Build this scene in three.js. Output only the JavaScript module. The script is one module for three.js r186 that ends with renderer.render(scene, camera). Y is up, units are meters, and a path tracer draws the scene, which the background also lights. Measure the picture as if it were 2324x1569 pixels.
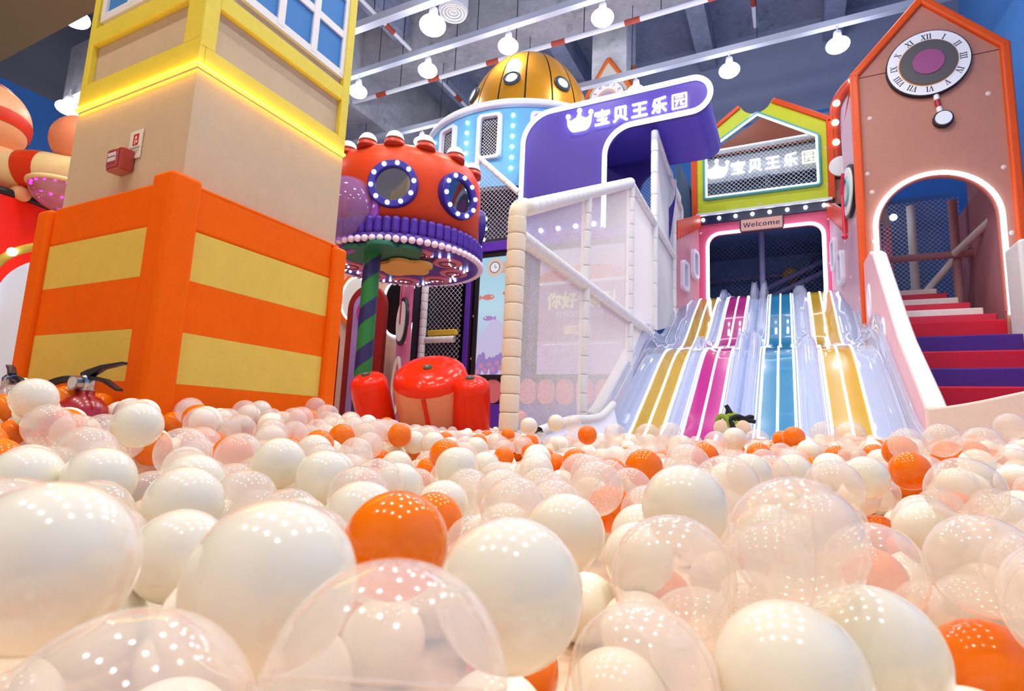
import * as THREE from 'three';
import { RoundedBoxGeometry } from 'three/addons/geometries/RoundedBoxGeometry.js';
import { mergeGeometries } from 'three/addons/utils/BufferGeometryUtils.js';
import { RectAreaLightUniformsLib } from 'three/addons/lights/RectAreaLightUniformsLib.js';

// ---------- camera, exposure ----------
const scene = new THREE.Scene();
scene.background = new THREE.Color(0x000000);
const D2R = Math.PI / 180;
const camera = new THREE.PerspectiveCamera(63.82, 2324 / 1569, 0.02, 80);
camera.position.set(0, 0.36, 0);
camera.rotation.set(8.389 * D2R, 26.916 * D2R, 2.469 * D2R, 'YXZ');
camera.focus = 2.2;
camera.userData.fStop = 11;
const renderer = new THREE.WebGLRenderer({ antialias: true });
renderer.toneMapping = THREE.LinearToneMapping;
renderer.toneMappingExposure = 1.0;
renderer.shadowMap.enabled = true;
RectAreaLightUniformsLib.init();

// ---------- helpers ----------
let seed = 7;
const rnd = () => { seed = (seed * 1664525 + 1013904223) >>> 0; return seed / 4294967296; };
const V3 = (x, y, z) => new THREE.Vector3(x, y, z);
const taken = {};
function numbered(n) { const k = taken[n] = (taken[n] ?? -1) + 1; return k ? n + '_' + String(k).padStart(3, '0') : n; }
function thing(name, label, category, pos, group) {
  const g = new THREE.Group(); g.name = numbered(name); g.userData = { label, category };
  if (group) g.userData.group = group;
  if (pos) g.position.set(...pos);
  scene.add(g); return g;
}
const uvDone = new WeakMap();
function uvMetres(geo) {
  if (uvDone.has(geo)) return uvDone.get(geo);
  const g = geo.index ? geo.toNonIndexed() : geo; const p = g.attributes.position, n = g.attributes.normal, uv = new Float32Array(p.count * 2);
  for (let i = 0; i < p.count; i++) {
    const ax = Math.abs(n.getX(i)), ay = Math.abs(n.getY(i)), az = Math.abs(n.getZ(i));
    uv[i * 2] = ax > ay && ax > az ? p.getZ(i) : p.getX(i);
    uv[i * 2 + 1] = ay > ax && ay > az ? p.getZ(i) : p.getY(i);
  }
  g.setAttribute('uv', new THREE.BufferAttribute(uv, 2)); uvDone.set(geo, g); return g;
}
function part(parent, name, geo, mat, pos, rot) {
  const m = new THREE.Mesh((mat.map || mat.bumpMap) && !mat.userData.ownUv ? uvMetres(geo) : geo, mat);
  m.name = name; if (pos) m.position.set(...pos); if (rot) m.rotation.set(...rot);
  m.castShadow = m.receiveShadow = true; parent.add(m); return m;
}
function single(name, geo, mat, label, category, pos, group) {
  const m = part(scene, numbered(name), geo, mat, pos); m.userData = { label, category }; if (group) m.userData.group = group; return m;
}
function struct(name, geo, mat, pos, label, category) { const m = part(scene, name, geo, mat, pos); m.userData = { kind: 'structure', label, category }; return m; }
const box = (w, h, d, x = 0, y = 0, z = 0, r = 0) => { const g = r ? new RoundedBoxGeometry(w, h, d, 3, r) : new THREE.BoxGeometry(w, h, d); return g.translate(x, y, z); };
const boxMM = (x0, x1, y0, y1, z0, z1, r = 0) => box(x1 - x0, y1 - y0, z1 - z0, (x0 + x1) / 2, (y0 + y1) / 2, (z0 + z1) / 2, r);
function rod(a, b, r, seg = 12, r2 = r) {
  const d = b.clone().sub(a), g = new THREE.CylinderGeometry(r2, r, d.length(), seg);
  g.applyQuaternion(new THREE.Quaternion().setFromUnitVectors(V3(0, 1, 0), d.clone().normalize()));
  const m = a.clone().add(b).multiplyScalar(0.5); return g.translate(m.x, m.y, m.z);
}
const merge = (l) => mergeGeometries(l.map((g) => { const q = g.index ? g.toNonIndexed() : g; for (const k of Object.keys(q.attributes)) if (!['position', 'normal', 'uv'].includes(k)) q.deleteAttribute(k); return q; }));
function poly(pts, holes = []) { const s = new THREE.Shape(pts.map((p) => new THREE.Vector2(...p))); for (const h of holes) s.holes.push(h.isPath || h.curves ? h : new THREE.Path(h.map((p) => new THREE.Vector2(...p)))); return s; }
function rrect(x0, y0, x1, y1, r, S = THREE.Shape) { const s = new S(); s.moveTo(x0 + r, y0); s.lineTo(x1 - r, y0); s.absarc(x1 - r, y0 + r, r, -Math.PI / 2, 0); s.lineTo(x1, y1 - r); s.absarc(x1 - r, y1 - r, r, 0, Math.PI / 2); s.lineTo(x0 + r, y1); s.absarc(x0 + r, y1 - r, r, Math.PI / 2, Math.PI); s.lineTo(x0, y0 + r); s.absarc(x0 + r, y0 + r, r, Math.PI, 1.5 * Math.PI); return s; }
const ring = (r1, r0) => { const s = new THREE.Shape(); s.absarc(0, 0, r1, 0, 2 * Math.PI); if (r0) { const h = new THREE.Path(); h.absarc(0, 0, r0, 0, 2 * Math.PI, true); s.holes.push(h); } return s; };
const ext = (shape, depth, bevel = 0, seg = 16) => new THREE.ExtrudeGeometry(shape, { depth, curveSegments: seg, bevelEnabled: bevel > 0, bevelSize: bevel, bevelThickness: bevel, bevelOffset: -bevel, bevelSegments: 2 });
// a shape drawn in (z, y) standing in the plane x; its thickness goes towards -x
const extX = (shape, depth, x, bevel = 0, seg = 16) => ext(shape, depth, bevel, seg).rotateY(-Math.PI / 2).translate(x, 0, 0);
const tubeOf = (pts, r, closed = false, n = 0, tension = 0) => new THREE.TubeGeometry(new THREE.CatmullRomCurve3(pts, closed, 'catmullrom', tension), n || pts.length * 4, r, 8, closed);
function pathPts(shape, n, z) { return shape.getSpacedPoints(n).map((p) => V3(p.x, p.y, z)); }
const lathe = (pts, seg = 48) => new THREE.LatheGeometry(pts.map((p) => new THREE.Vector2(...p)), seg);
const sphere = (r, w = 20, h = 14) => new THREE.SphereGeometry(r, w, h);

// ---------- textures ----------
function noiseTex(n, fn, srgb) {
  const d = new Uint8Array(n * n * 4);
  for (let y = 0; y < n; y++) for (let x = 0; x < n; x++) { const c = fn(x, y); for (let k = 0; k < 3; k++) d[(y * n + x) * 4 + k] = Math.max(0, Math.min(255, c[k] ?? c[0])); d[(y * n + x) * 4 + 3] = 255; }
  const t = new THREE.DataTexture(d, n, n); t.wrapS = t.wrapT = THREE.RepeatWrapping; t.magFilter = THREE.LinearFilter; t.minFilter = THREE.LinearMipmapLinearFilter; t.generateMipmaps = true;
  if (srgb) t.colorSpace = THREE.SRGBColorSpace; t.needsUpdate = true; return t;
}
function lattice(n, cells) { const v = Array.from({ length: cells * cells }, rnd); return (x, y) => { const u = x / n * cells, w = y / n * cells, i = Math.floor(u), j = Math.floor(w), a = u - i, b = w - j, s = a * a * (3 - 2 * a), t = b * b * (3 - 2 * b), q = (p, r) => v[(r % cells) * cells + (p % cells)]; return (q(i, j) * (1 - s) + q(i + 1, j) * s) * (1 - t) + (q(i, j + 1) * (1 - s) + q(i + 1, j + 1) * s) * t; }; }
const n8 = lattice(512, 8), n32 = lattice(512, 32), n128 = lattice(512, 128), n256 = lattice(512, 200);
const concreteTex = noiseTex(512, (x, y) => { const v = 222 + 22 * (n8(x, y) - 0.5) + 18 * (n32(x, y) - 0.5) + 14 * (n128(x, y) - 0.5) - (n32(x + 77, y + 31) * n8(x + 200, y + 90) > 0.62 ? 38 * n128(x, y) : 0); return [v, v, v * 1.01]; }, true);
concreteTex.repeat.set(0.3, 0.3);
const grainTex = noiseTex(512, (x, y) => [120 + 60 * (n256(x, y) - 0.5) + 40 * (n128(x, y) - 0.5)]);
grainTex.repeat.set(4, 4);
const wearTex = noiseTex(512, (x, y) => { const v = 248 + 5 * (n32(x, y) - 0.5) + 5 * (n128(x, y) - 0.5) + 4 * (n8(x, y) - 0.5); return [v, v, v]; }, true);
wearTex.repeat.set(0.7, 0.7);

// ---------- materials ----------
const mats = {};
function M(hex, r = 0.45, o = {}) { const k = hex + '|' + r + JSON.stringify(o); if (!mats[k]) mats[k] = new THREE.MeshPhysicalMaterial({ color: hex, roughness: r, ...o }); return mats[k]; }
function vinyl(hex, r = 0.42, sp = 0.5) { const k = 'v' + hex + r + sp; if (!mats[k]) mats[k] = new THREE.MeshPhysicalMaterial({ color: hex, roughness: r, specularIntensity: sp, map: wearTex, bumpMap: grainTex, bumpScale: 0.00012 }); return mats[k]; }
function glow(hex, k) { const q = 'g' + hex + k; if (!mats[q]) mats[q] = new THREE.MeshStandardMaterial({ color: 0x888888, emissive: hex, emissiveIntensity: k, roughness: 0.5 }); return mats[q]; }
const concrete = new THREE.MeshStandardMaterial({ color: 0x9fa9c2, roughness: 0.9, map: concreteTex });  // grey tinted blue to paint in bounce light from the blue walls
const stained = new THREE.MeshStandardMaterial({ color: 0xbcbcc2, roughness: 0.95, map: concreteTex });
const blueWall = new THREE.MeshStandardMaterial({ color: 0x3f7fd0, roughness: 0.8, map: wearTex });
const greyWall = new THREE.MeshStandardMaterial({ color: 0x8f99b6, roughness: 0.85, map: wearTex });
const white = M(0xf2f0ea, 0.4), cream = vinyl(0xf4e6cc, 0.5), offWhite = vinyl(0xeeebe6, 0.5), black = M(0x15141a, 0.4), chrome = M(0xb8b8bc, 0.25, { metalness: 1 });
const neonWhite = glow(0xdcecff, 4.2), bulbBlue = glow(0xbfdcff, 9), bulbWhite = glow(0xffffff, 9), slideLed = glow(0xe6ecff, 2.3);
const cordMat = M(0xf1f1f4, 0.6), cordDark = M(0xd9d6e4, 0.6);
const clearGlass = new THREE.MeshPhysicalMaterial({ color: 0xffffff, roughness: 0.03, transmission: 1, thickness: 0, ior: 1.5 });

// ---------- net of crossed cords; w along u, h along v, in the plane through o ----------
function netGeo(o, u, v, cell, r, inside) {
  // u, v: vectors spanning the panel; cords run along both diagonals; inside(s, t) says where the panel is, s, t in metres
  const U = u.length(), W = v.length(), eu = u.clone().normalize(), ev = v.clone().normalize(), en = eu.clone().cross(ev), pos = [], nor = [], step = cell * 0.5;
  const cord = (s0, t0, s1, t1, side) => {
    const a = o.clone().addScaledVector(eu, s0).addScaledVector(ev, t0), b = o.clone().addScaledVector(eu, s1).addScaledVector(ev, t1), d = b.clone().sub(a).normalize(), e = d.clone().cross(en).normalize();
    const q = [0, 1, 2].map((k) => { const t = k * 2.0944 + 0.5; return e.clone().multiplyScalar(Math.cos(t) * r).addScaledVector(en, Math.sin(t) * r + side * r * 0.6); });
    for (let k = 0; k < 3; k++) { const m = (k + 1) % 3, A = a.clone().add(q[k]), B = b.clone().add(q[k]), Cc = b.clone().add(q[m]), Dd = a.clone().add(q[m]), n = B.clone().sub(A).cross(Dd.clone().sub(A)).normalize(), out = n.dot(q[k].clone().add(q[m]).addScaledVector(en, -side * r * 1.2)) > 0; if (!out) n.negate(); for (const P of out ? [A, B, Cc, A, Cc, Dd] : [A, Cc, B, A, Dd, Cc]) { pos.push(P.x, P.y, P.z); nor.push(n.x, n.y, n.z); } }
  };
  for (const dir of [1, -1]) for (let c = dir > 0 ? -W : 0; c < (dir > 0 ? U : U + W); c += cell * 1.414) {
    // line s = c + dir * t
    let start = null, last = null;
    for (let t = 0; t <= W + 1e-6; t += step) { const s = c + dir * t, ok = s >= 0 && s <= U && (!inside || inside(s, t)); if (ok) { if (!start) start = [s, t]; last = [s, t]; } if ((!ok || t + step > W) && start) { if (last[1] > start[1]) cord(start[0], start[1], last[0], last[1], dir); start = null; } }
  }
  const g = new THREE.BufferGeometry(); g.setAttribute('position', new THREE.Float32BufferAttribute(pos, 3)); g.setAttribute('normal', new THREE.Float32BufferAttribute(nor, 3)); g.setAttribute('uv', new THREE.Float32BufferAttribute(new Float32Array(pos.length / 3 * 2), 2)); return g;
}
// foam padded pipe: a row of sleeves, each its own mesh
const sleeves = {};
function padPipe(parent, a, b, r, len, mat) {
  const d = b.clone().sub(a), L = d.length(), n = Math.max(1, Math.round(L / len)), h = L / n, key = r.toFixed(3) + h.toFixed(3), e = Math.min(0.012, r * 0.25);
  const g = sleeves[key] ??= lathe([[r - e * 0.7, 0.001], [r - e * 0.25, e * 0.4], [r, e * 1.2], [r * 1.012, h / 2], [r, h - e * 1.2], [r - e * 0.25, h - e * 0.4], [r - e * 0.7, h - 0.001]], 18);
  const q = new THREE.Quaternion().setFromUnitVectors(V3(0, 1, 0), d.clone().normalize());
  for (let i = 0; i < n; i++) { const m = part(parent, 'foam_sleeve', g, mat); m.position.copy(a).addScaledVector(d, i / n); m.quaternion.copy(q); }
}
const rivetGeo = sphere(0.022, 10, 6).scale(1, 1, 0.5);
function rivet(parent, x, y, z, ry = 0, s = 1) { const m = part(parent, 'rivet', rivetGeo, M(0xe9c9bd, 0.35), [x, y, z], [0, ry, 0]); m.scale.setScalar(s); }
const bulbGeo = sphere(0.03, 12, 8);

// ---------- ceiling lamps (the room's light) ----------
const lampBody = lathe([[0.02, 0.2], [0.06, 0.19], [0.07, 0.1], [0.1, 0.02], [0.1, 0], [0.02, 0.0]], 24);
const lampLens = sphere(0.19, 24, 16).scale(1, 0.62, 1);
const lampGlow = glow(0xf4f5ff, 25), lampWhite = M(0xe8e8ea, 0.5);
function lamp(x, y, z, cd, hex, label) {
  const g = thing('ceiling_lamp', label, 'lamp', [x, y, z], 'ceiling floodlights in rows');
  part(g, 'housing', lampBody, lampWhite); part(g, 'lens', lampLens, lampGlow, [0, -0.07, 0]);
  part(g, 'stem', new THREE.CylinderGeometry(0.012, 0.012, 0.12, 8), lampWhite, [0, 0.25, 0]);
  const s = new THREE.SpotLight(hex, cd, 0, 74 * D2R, 0.5, 2); s.position.set(0, -0.07, 0); s.target.position.set(0, -3, 0); s.castShadow = true; s.shadow.radius = 5; g.add(s, s.target);
}
const trackMat = M(0xaab2c2, 0.5), rodMat = M(0x2b2b33, 0.6);
function track(y, z, x0, x1, label) {
  const g = thing('light_track', label, 'track', [0, 0, 0]);
  part(g, 'channel', boxMM(x0, x1, y + 0.3, y + 0.42, z - 0.06, z + 0.06), trackMat);
  for (let x = x0 + 0.7; x < x1; x += 2.4) part(g, 'hanger_rod', new THREE.CylinderGeometry(0.008, 0.008, 10.4 - y - 0.42, 6), rodMat, [x, (10.4 + y + 0.42) / 2, z]);
}
const rows = [[-10.5, 7.4, 'pale light track behind the yellow gabled house'], [-8.2, 7.4, 'long pale light track above the golden dome'], [-5.9, 6.15, 'pale light track crossing the picture upper edge'], [-3.6, 6.15, 'pale light track over the ball pit middle'], [-1.3, 6.15, 'pale light track overhead beside the pillar'], [1.0, 6.15, 'pale light track overhead behind the viewer']];
for (const [z, y, l] of rows) {
  track(y, z, z < -7 ? -15.5 : -9.5, 3.2, l);
  const nth = ['first', 'second', 'third', 'fourth', 'fifth', 'sixth', 'seventh'];
  for (let x = -8.12 + (z > -3.7 ? 4.01 : 0), i = 0; x < 2.2; x += 1.805, i++) lamp(x, y, z, z < -7 ? 4.8 : z < -5 ? 7 : 10.5, z < -7 ? 0xf0f3ff : 0xfff5e2, nth[i] + ' round floodlight from the left on the ' + l.replace('pale ', '').replace('long ', '').split(' ').slice(0, 9).join(' '));
}
lamp(-12.1, 6.05, -4.84, 6, 0xf2f4ff, 'bright floodlight shining just left of the glowing yellow line'); lamp(-9.25, 6.1, -3.6, 5, 0xfff5e2, 'largest floodlight at the upper left beside the pillar top');

// ---------- the hall ----------
const FL = 0.1;
struct('floor', boxMM(-17, 4, FL - 0.2, FL, -15, 6), vinyl(0xf6dabc, 0.6), undefined, 'pale padded floor under the balls', 'floor');
struct('ceiling', boxMM(-17, 4, 10.5, 10.8, -15, 6), concrete, undefined, 'grey painted concrete ceiling', 'ceiling');
struct('wall_back', boxMM(-17, 4, FL, 8.1, -14.3, -14), blueWall, undefined, 'blue painted back wall', 'wall');
struct('wall_back_upper', boxMM(-17, 4, 8.1, 10.5, -14.3, -14), greyWall, undefined, 'grey upper band of the back wall', 'wall');
struct('wall_right', boxMM(3.5, 3.8, FL, 10.5, -14, 6), new THREE.MeshStandardMaterial({ color: 0x5a9be6, roughness: 0.8, map: wearTex }), undefined, 'blue wall behind the clock tower, brighter light painted in', 'wall');  // lighter blue than the other walls, its stronger light put into the colour
struct('wall_left', boxMM(-16.3, -16, FL, 7.8, -14, 6), blueWall, undefined, 'blue painted wall behind the striped ride', 'wall');
struct('wall_left_upper', boxMM(-16.3, -16, 7.8, 10.5, -14, 6), M(0x6a6c78, 0.9), undefined, 'dark grey upper band of the far side wall', 'wall');
struct('wall_front', boxMM(-16, 3.5, FL, 10.5, 5.5, 5.8), M(0xe9dccb, 0.8), undefined, 'pale wall on the near side of the hall', 'wall');
// beams
const beams = [
  [boxMM(-8.65, -8.25, 9.8, 10.5, -14, 5.5), 'ceiling beam running away beside a row of red pipe bands'],
  [boxMM(-5.2, -4.8, 9.8, 10.5, -14, 5.5), 'ceiling beam running away above the golden dome'],
  [boxMM(-1.9, -1.5, 9.8, 10.5, -14, 5.5), 'ceiling beam running away right of the white column'],
  [boxMM(0.9, 1.3, 9.8, 10.5, -14, 5.5), 'ceiling beam running away above the yellow gabled house'],
];
beams.forEach(([g, l]) => { const b = single('ceiling_beam', g, concrete, l, 'beam'); b.userData.kind = 'structure'; });
{ const b = single('ceiling_beam', boxMM(-16, 3.5, 9.35, 10.5, -10.9, -9.9), stained, 'broad stained concrete cross beam with patchy plaster', 'beam'); b.userData.kind = 'structure'; }
{ const b = single('ceiling_beam', boxMM(-11.6, -9.75, 8.25, 10.5, -14, -7.2), stained, 'deep pale concrete beam above the orange drum', 'beam'); b.userData.kind = 'structure'; }
{ const b = single('ceiling_soffit', boxMM(-16, -4.6, 5.1, 5.8, -3.05, 3), M(0x8c8268, 0.85), 'low olive brown soffit at the upper corner left of the pillar', 'soffit'); b.userData.kind = 'structure'; }
{ const b = single('ceiling_beam', boxMM(-12.5, -9.9, 6.3, 7.4, -5.6, -4.9), stained, 'short pale concrete beam left of the pillar top', 'beam'); b.userData.kind = 'structure'; }
// fire pipes with red bands
const pipeWhite = M(0xd7dae4, 0.5), bandRed = M(0xa5402c, 0.6);
function firePipe(a, b, every, label) {
  const g = thing('sprinkler_pipe', label, 'pipe'); part(g, 'pipe', rod(a, b, 0.05), pipeWhite);
  const d = b.clone().sub(a), n = Math.floor(d.length() / every), u = d.clone().normalize();
  for (let i = 0; i < n; i++) { const p = a.clone().addScaledVector(u, (i + 0.5) * every); part(g, 'red_band', rod(p, p.clone().addScaledVector(u, 0.3), 0.056), bandRed); part(g, 'hanger_rod', rod(p.clone().addScaledVector(u, 0.7), V3(p.x + u.x * 0.7, 10.5, p.z + u.z * 0.7), 0.01, 6), rodMat); }
}
firePipe(V3(-9.7, 8.3, -9.66), V3(3, 8.3, -9.66), 1.55, 'thin white sprinkler pipe with red bands crossing the ceiling');
firePipe(V3(-8.2, 9.5, -13), V3(-8.2, 9.5, -5), 1.5, 'white pipe with red bands running along a ceiling beam');
firePipe(V3(-0.5, 9.6, -12.5), V3(-0.5, 9.6, -9.7), 1.4, 'short sprinkler branch pipe hanging right of the white column');
// round air vent
{ const g = thing('ceiling_vent', 'round white slatted air vent under the stained beam', 'vent', [-6.0, 8.75, -8.5]); for (let i = 0; i < 4; i++) part(g, 'vent_ring', new THREE.TorusGeometry(0.07 + i * 0.065, 0.016, 6, 24).rotateX(Math.PI / 2), white, [0, -i * 0.012, 0]); part(g, 'vent_neck', new THREE.CylinderGeometry(0.3, 0.3, 1.7, 24), pipeWhite, [0, 0.87, 0]); }

// white column with small clock gables
{
  const z = -11.5, col = single('column', boxMM(-4.03, -3.2, FL, 10.5, z - 0.85, z), new THREE.MeshStandardMaterial({ color: 0xf4f7fb, roughness: 0.8, map: concreteTex }), 'tall white plastered column behind the purple sign', 'column'); col.userData.kind = 'structure';
}
function dial(parent, r, numerals, cx, cy, cz, ry, inner) {
  const c = document.createElement('canvas'); c.width = c.height = 512; const k = c.getContext('2d');
  k.fillStyle = '#f2f0ee'; k.fillRect(0, 0, 512, 512); k.translate(256, 256); k.fillStyle = '#1a1820'; k.font = 'bold 52px serif'; k.textAlign = 'center'; k.textBaseline = 'middle';
  if (numerals) ['XII', 'I', 'II', 'III', 'IV', 'V', 'VI', 'VII', 'VIII', 'IX', 'X', 'XI'].forEach((t, i) => { k.save(); k.rotate(i * Math.PI / 6); k.translate(0, -211); k.scale(0.85, 1.15); k.fillText(t, 0, 0); k.restore(); });
  const t = new THREE.CanvasTexture(c); t.colorSpace = THREE.SRGBColorSpace;
  const m = new THREE.MeshStandardMaterial({ map: t, roughness: 0.4 }); m.userData.ownUv = true;
  const g = new THREE.Group(); g.name = 'clock'; g.position.set(cx, cy, cz); g.rotation.y = ry; parent.add(g);
  part(g, 'rim', ext(ring(r * 1.03), 0.05, 0.006, 32), black);
  const face = part(g, 'dial', new THREE.CircleGeometry(r, 48), m, [0, 0, 0.0585]);
  for (const [rr, mat, zz] of inner) part(g, 'dial_disc', ext(ring(r * rr), 0.008, 0.001, 32), mat, [0, 0, zz]);
  return g;
}
{
  const g = thing('clock_gable', 'small orange edged clock gable on the white column', 'clock', [-3.6, 7.2, -11.5]);
  part(g, 'panel', ext(poly([[-0.5, 0], [0.5, 0], [0.5, 0.95], [0, 1.75], [-0.5, 0.95]]), 0.08), M(0xcfd2c6, 0.5));
  for (const [a, b] of [[[-0.5, 0], [-0.5, 0.95]], [[-0.5, 0.95], [0, 1.75]], [[0, 1.75], [0.5, 0.95]], [[0.5, 0.95], [0.5, 0]]]) part(g, 'orange_edge', rod(V3(...a, 0.06), V3(...b, 0.06), 0.055), M(0xd56a26, 0.4));
  dial(g, 0.4, true, 0, 0.72, 0.09, 0, [[0.56, M(0xd7b7a0, 0.5), 0.06], [0.4, M(0xb7a0c0, 0.5), 0.07]]);
  const h = thing('clock_gable', 'narrow second clock gable on the side of the white column', 'clock', [-3.2, 7.2, -11.95]);
  part(h, 'panel', extX(poly([[-0.42, 0], [0.42, 0], [0.42, 0.95], [0, 1.75], [-0.42, 0.95]]), 0.08, 0.08), M(0xcfd2c6, 0.5));
  for (const [a, b] of [[[-0.42, 0], [-0.42, 0.95]], [[-0.42, 0.95], [0, 1.75]], [[0, 1.75], [0.42, 0.95]], [[0.42, 0.95], [0.42, 0]]]) part(h, 'orange_edge', rod(V3(0.06, a[1], a[0]), V3(0.06, b[1], b[0]), 0.055), M(0xd56a26, 0.4));
  dial(h, 0.36, true, 0.085, 0.72, 0, Math.PI / 2, [[0.56, M(0xd7b7a0, 0.5), 0.06]]);
}

// ---------- striped pillar ----------
{
  const X = -1.82, Z = -1.047, XB = -2.62, ZB = -1.81;        // padded outside faces and far ends
  const orange = vinyl(0xff6a00, 0.55, 0.2), yellow = vinyl(0xecc958, 0.5, 0.25), beige = vinyl(0xd6bc98, 0.6), frameY = vinyl(0xf3dc4c, 0.45);
  const g = thing('pillar_padding', 'orange and yellow striped soft padding round the pillar foot', 'padding');
  part(g, 'foam_core', boxMM(XB + 0.05, X - 0.03, FL, 1.12, ZB + 0.05, Z - 0.03), orange);
  const ys = [FL, 0.4545, 0.628, 0.806, 0.98, 1.137];
  for (let i = 0; i < 5; i++) {
    const m = i % 2 ? yellow : orange, n = i % 2 ? 'yellow_stripe' : 'orange_stripe';
    part(g, n, boxMM(X - 0.03, X, ys[i], ys[i + 1], ZB + 0.04, Z - 0.085, i === 4 ? 0.012 : 0.0015), m);
    part(g, n, boxMM(XB + 0.04, X - 0.085, ys[i], ys[i + 1], Z - 0.03, Z, i === 4 ? 0.012 : 0.0015), m);
  }
  part(g, 'corner_pad', boxMM(X - 0.09, X + 0.022, FL, 1.158, Z - 0.09, Z + 0.022, 0.018), orange);
  part(g, 'corner_pad', boxMM(X - 0.09, X + 0.022, FL, 1.13, ZB - 0.035, ZB + 0.045, 0.018), orange);
  part(g, 'corner_pad', boxMM(XB - 0.045, XB + 0.05, FL, 1.13, Z - 0.09, Z + 0.022, 0.018), vinyl(0xff6a00, 0.55, 0.2));
  part(g, 'top_seam', boxMM(X - 0.05, X + 0.001, 1.128, 1.142, ZB, Z - 0.08, 0.005), orange);
  // pillar above
  const x = -1.884, z = -1.11, xl = -2.68, zr = -1.845, p = thing('pillar', 'beige boxed pillar with yellow frames and blue windows', 'pillar');
  part(p, 'wall_panel', boxMM(xl, x - 0.002, 1.0, 1.625, zr, z - 0.002), beige);
  part(p, 'upper_core', boxMM(xl + 0.02, x - 0.02, 1.6, 4.2, zr + 0.02, z - 0.02), beige);
  // upper frame boards, right face (x plane): rails and stiles
  const F = (y0, y1, z0, z1) => part(p, 'yellow_board', boxMM(x - 0.02, x + 0.004, y0, y1, z0, z1, 0.002), frameY);
  const G = (y0, y1, x0, x1) => part(p, 'yellow_board', boxMM(x0, x1, y0, y1, z - 0.02, z + 0.004, 0.002), frameY);
  F(1.622, 1.69, zr, z - 0.02); F(1.872, 1.94, zr + 0.0455, z - 0.0555); F(1.6905, 4.2, z - 0.055, z + 0.003); F(1.6905, 4.2, zr, zr + 0.045);
  G(1.622, 1.72, xl, x + 0.002); G(1.905, 1.985, xl + 0.0405, x - 0.1005); G(1.7205, 4.2, x - 0.1, x + 0.002); G(1.7205, 4.2, xl, xl + 0.04);
  // windows
  const pane = M(0x4585c4, 0.55, { specularIntensity: 0.4 }), wf = M(0xf0ece6, 0.4);
  const win = (name, x0, x1, rows2, cols, put) => { const w = new THREE.Group(); w.name = name; p.add(w); put(w); };
  win('window', 0, 0, 0, 0, (w) => {
    const z0 = zr + 0.05, z1 = z - 0.14, y0 = 2.0, y1 = 3.6, cw = (z1 - z0) / 3;
    const bars = []; for (let i = 0; i <= 3; i++) bars.push(boxMM(x - 0.02, x - 0.002, y0, y1, z0 + i * cw - 0.017, z0 + i * cw + 0.017)); for (let j = 0; j <= 8; j++) bars.push(boxMM(x - 0.02, x - 0.003, y0 + j * 0.2 - 0.015, y0 + j * 0.2 + 0.02, z0 - 0.017, z1 + 0.017));
    part(w, 'window_frame', merge(bars), wf);
    for (let i = 0; i < 3; i++) for (let j = 0; j < 8; j++) part(w, 'pane', boxMM(x - 0.022, x - 0.012, y0 + j * 0.2 + 0.02, y0 + j * 0.2 + 0.185, z0 + i * cw + 0.017, z0 + i * cw + cw - 0.017), pane);
  });
  win('window', 0, 0, 0, 0, (w) => {
    const x0 = xl + 0.07, x1 = x - 0.14, y0 = 2.03, y1 = 3.6, cw = (x1 - x0) / 3;
    const bars = []; for (let i = 0; i <= 3; i++) bars.push(boxMM(x0 + i * cw - 0.017, x0 + i * cw + 0.017, y0, y1, z - 0.02, z - 0.002)); for (let j = 0; j <= 7; j++) bars.push(boxMM(x0 - 0.017, x1 + 0.017, y0 + j * 0.2 - 0.015, y0 + j * 0.2 + 0.02, z - 0.02, z - 0.003));
    part(w, 'window_frame', merge(bars), wf);
    for (let i = 0; i < 3; i++) for (let j = 0; j < 7; j++) part(w, 'pane', boxMM(x0 + i * cw + 0.017, x0 + i * cw + cw - 0.017, y0 + j * 0.2 + 0.02, y0 + j * 0.2 + 0.185, z - 0.022, z - 0.012), pane);
  });
  // yellow LED line round the pillar
  const led = thing('led_strip', 'glowing yellow LED line round the beige pillar', 'light strip'), lm = glow(0xffc40a, 22);
  part(led, 'light_line', boxMM(x + 0.004, x + 0.014, 1.604, 1.614, zr, z + 0.014), lm); part(led, 'light_line', boxMM(xl, x + 0.004, 1.604, 1.614, z + 0.004, z + 0.014), lm);
  part(led, 'channel', boxMM(x - 0.004, x + 0.003, 1.6, 1.618, zr, z), M(0xf0e4c0, 0.5)); part(led, 'channel', boxMM(xl, x, 1.6, 1.618, z - 0.004, z + 0.003), M(0xf0e4c0, 0.5));
  const ledLight = (px, pz, ry, w) => { const l = new THREE.RectAreaLight(0xffb400, 6, w, 0.012); l.position.set(px, 1.609, pz); l.rotation.y = ry; led.add(l); };
  ledLight(x + 0.02, (z + zr) / 2, -Math.PI / 2, z - zr); ledLight((x + xl) / 2, z + 0.02, Math.PI, x - xl);
  // alarm push button and its sign
  const al = thing('alarm_box', 'red fire alarm push button box on the beige pillar', 'alarm box', [-2.24, 1.29, z]);
  part(al, 'housing', box(0.092, 0.088, 0.05, 0, 0, 0.025, 0.008), M(0xa8382a, 0.25, { clearcoat: 0.6 }));
  part(al, 'cover', box(0.07, 0.066, 0.006, -0.002, 0, 0.052, 0.003), M(0xb5443c, 0.12, { clearcoat: 1 }));
  part(al, 'label_plate', box(0.05, 0.034, 0.002, -0.002, 0.004, 0.056), M(0xe6d6d0, 0.4));
  for (let i = 0; i < 3; i++) part(al, 'print_line', box(0.012, 0.003, 0.001, -0.018 + i * 0.016, 0.004, 0.0575), black);
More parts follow.
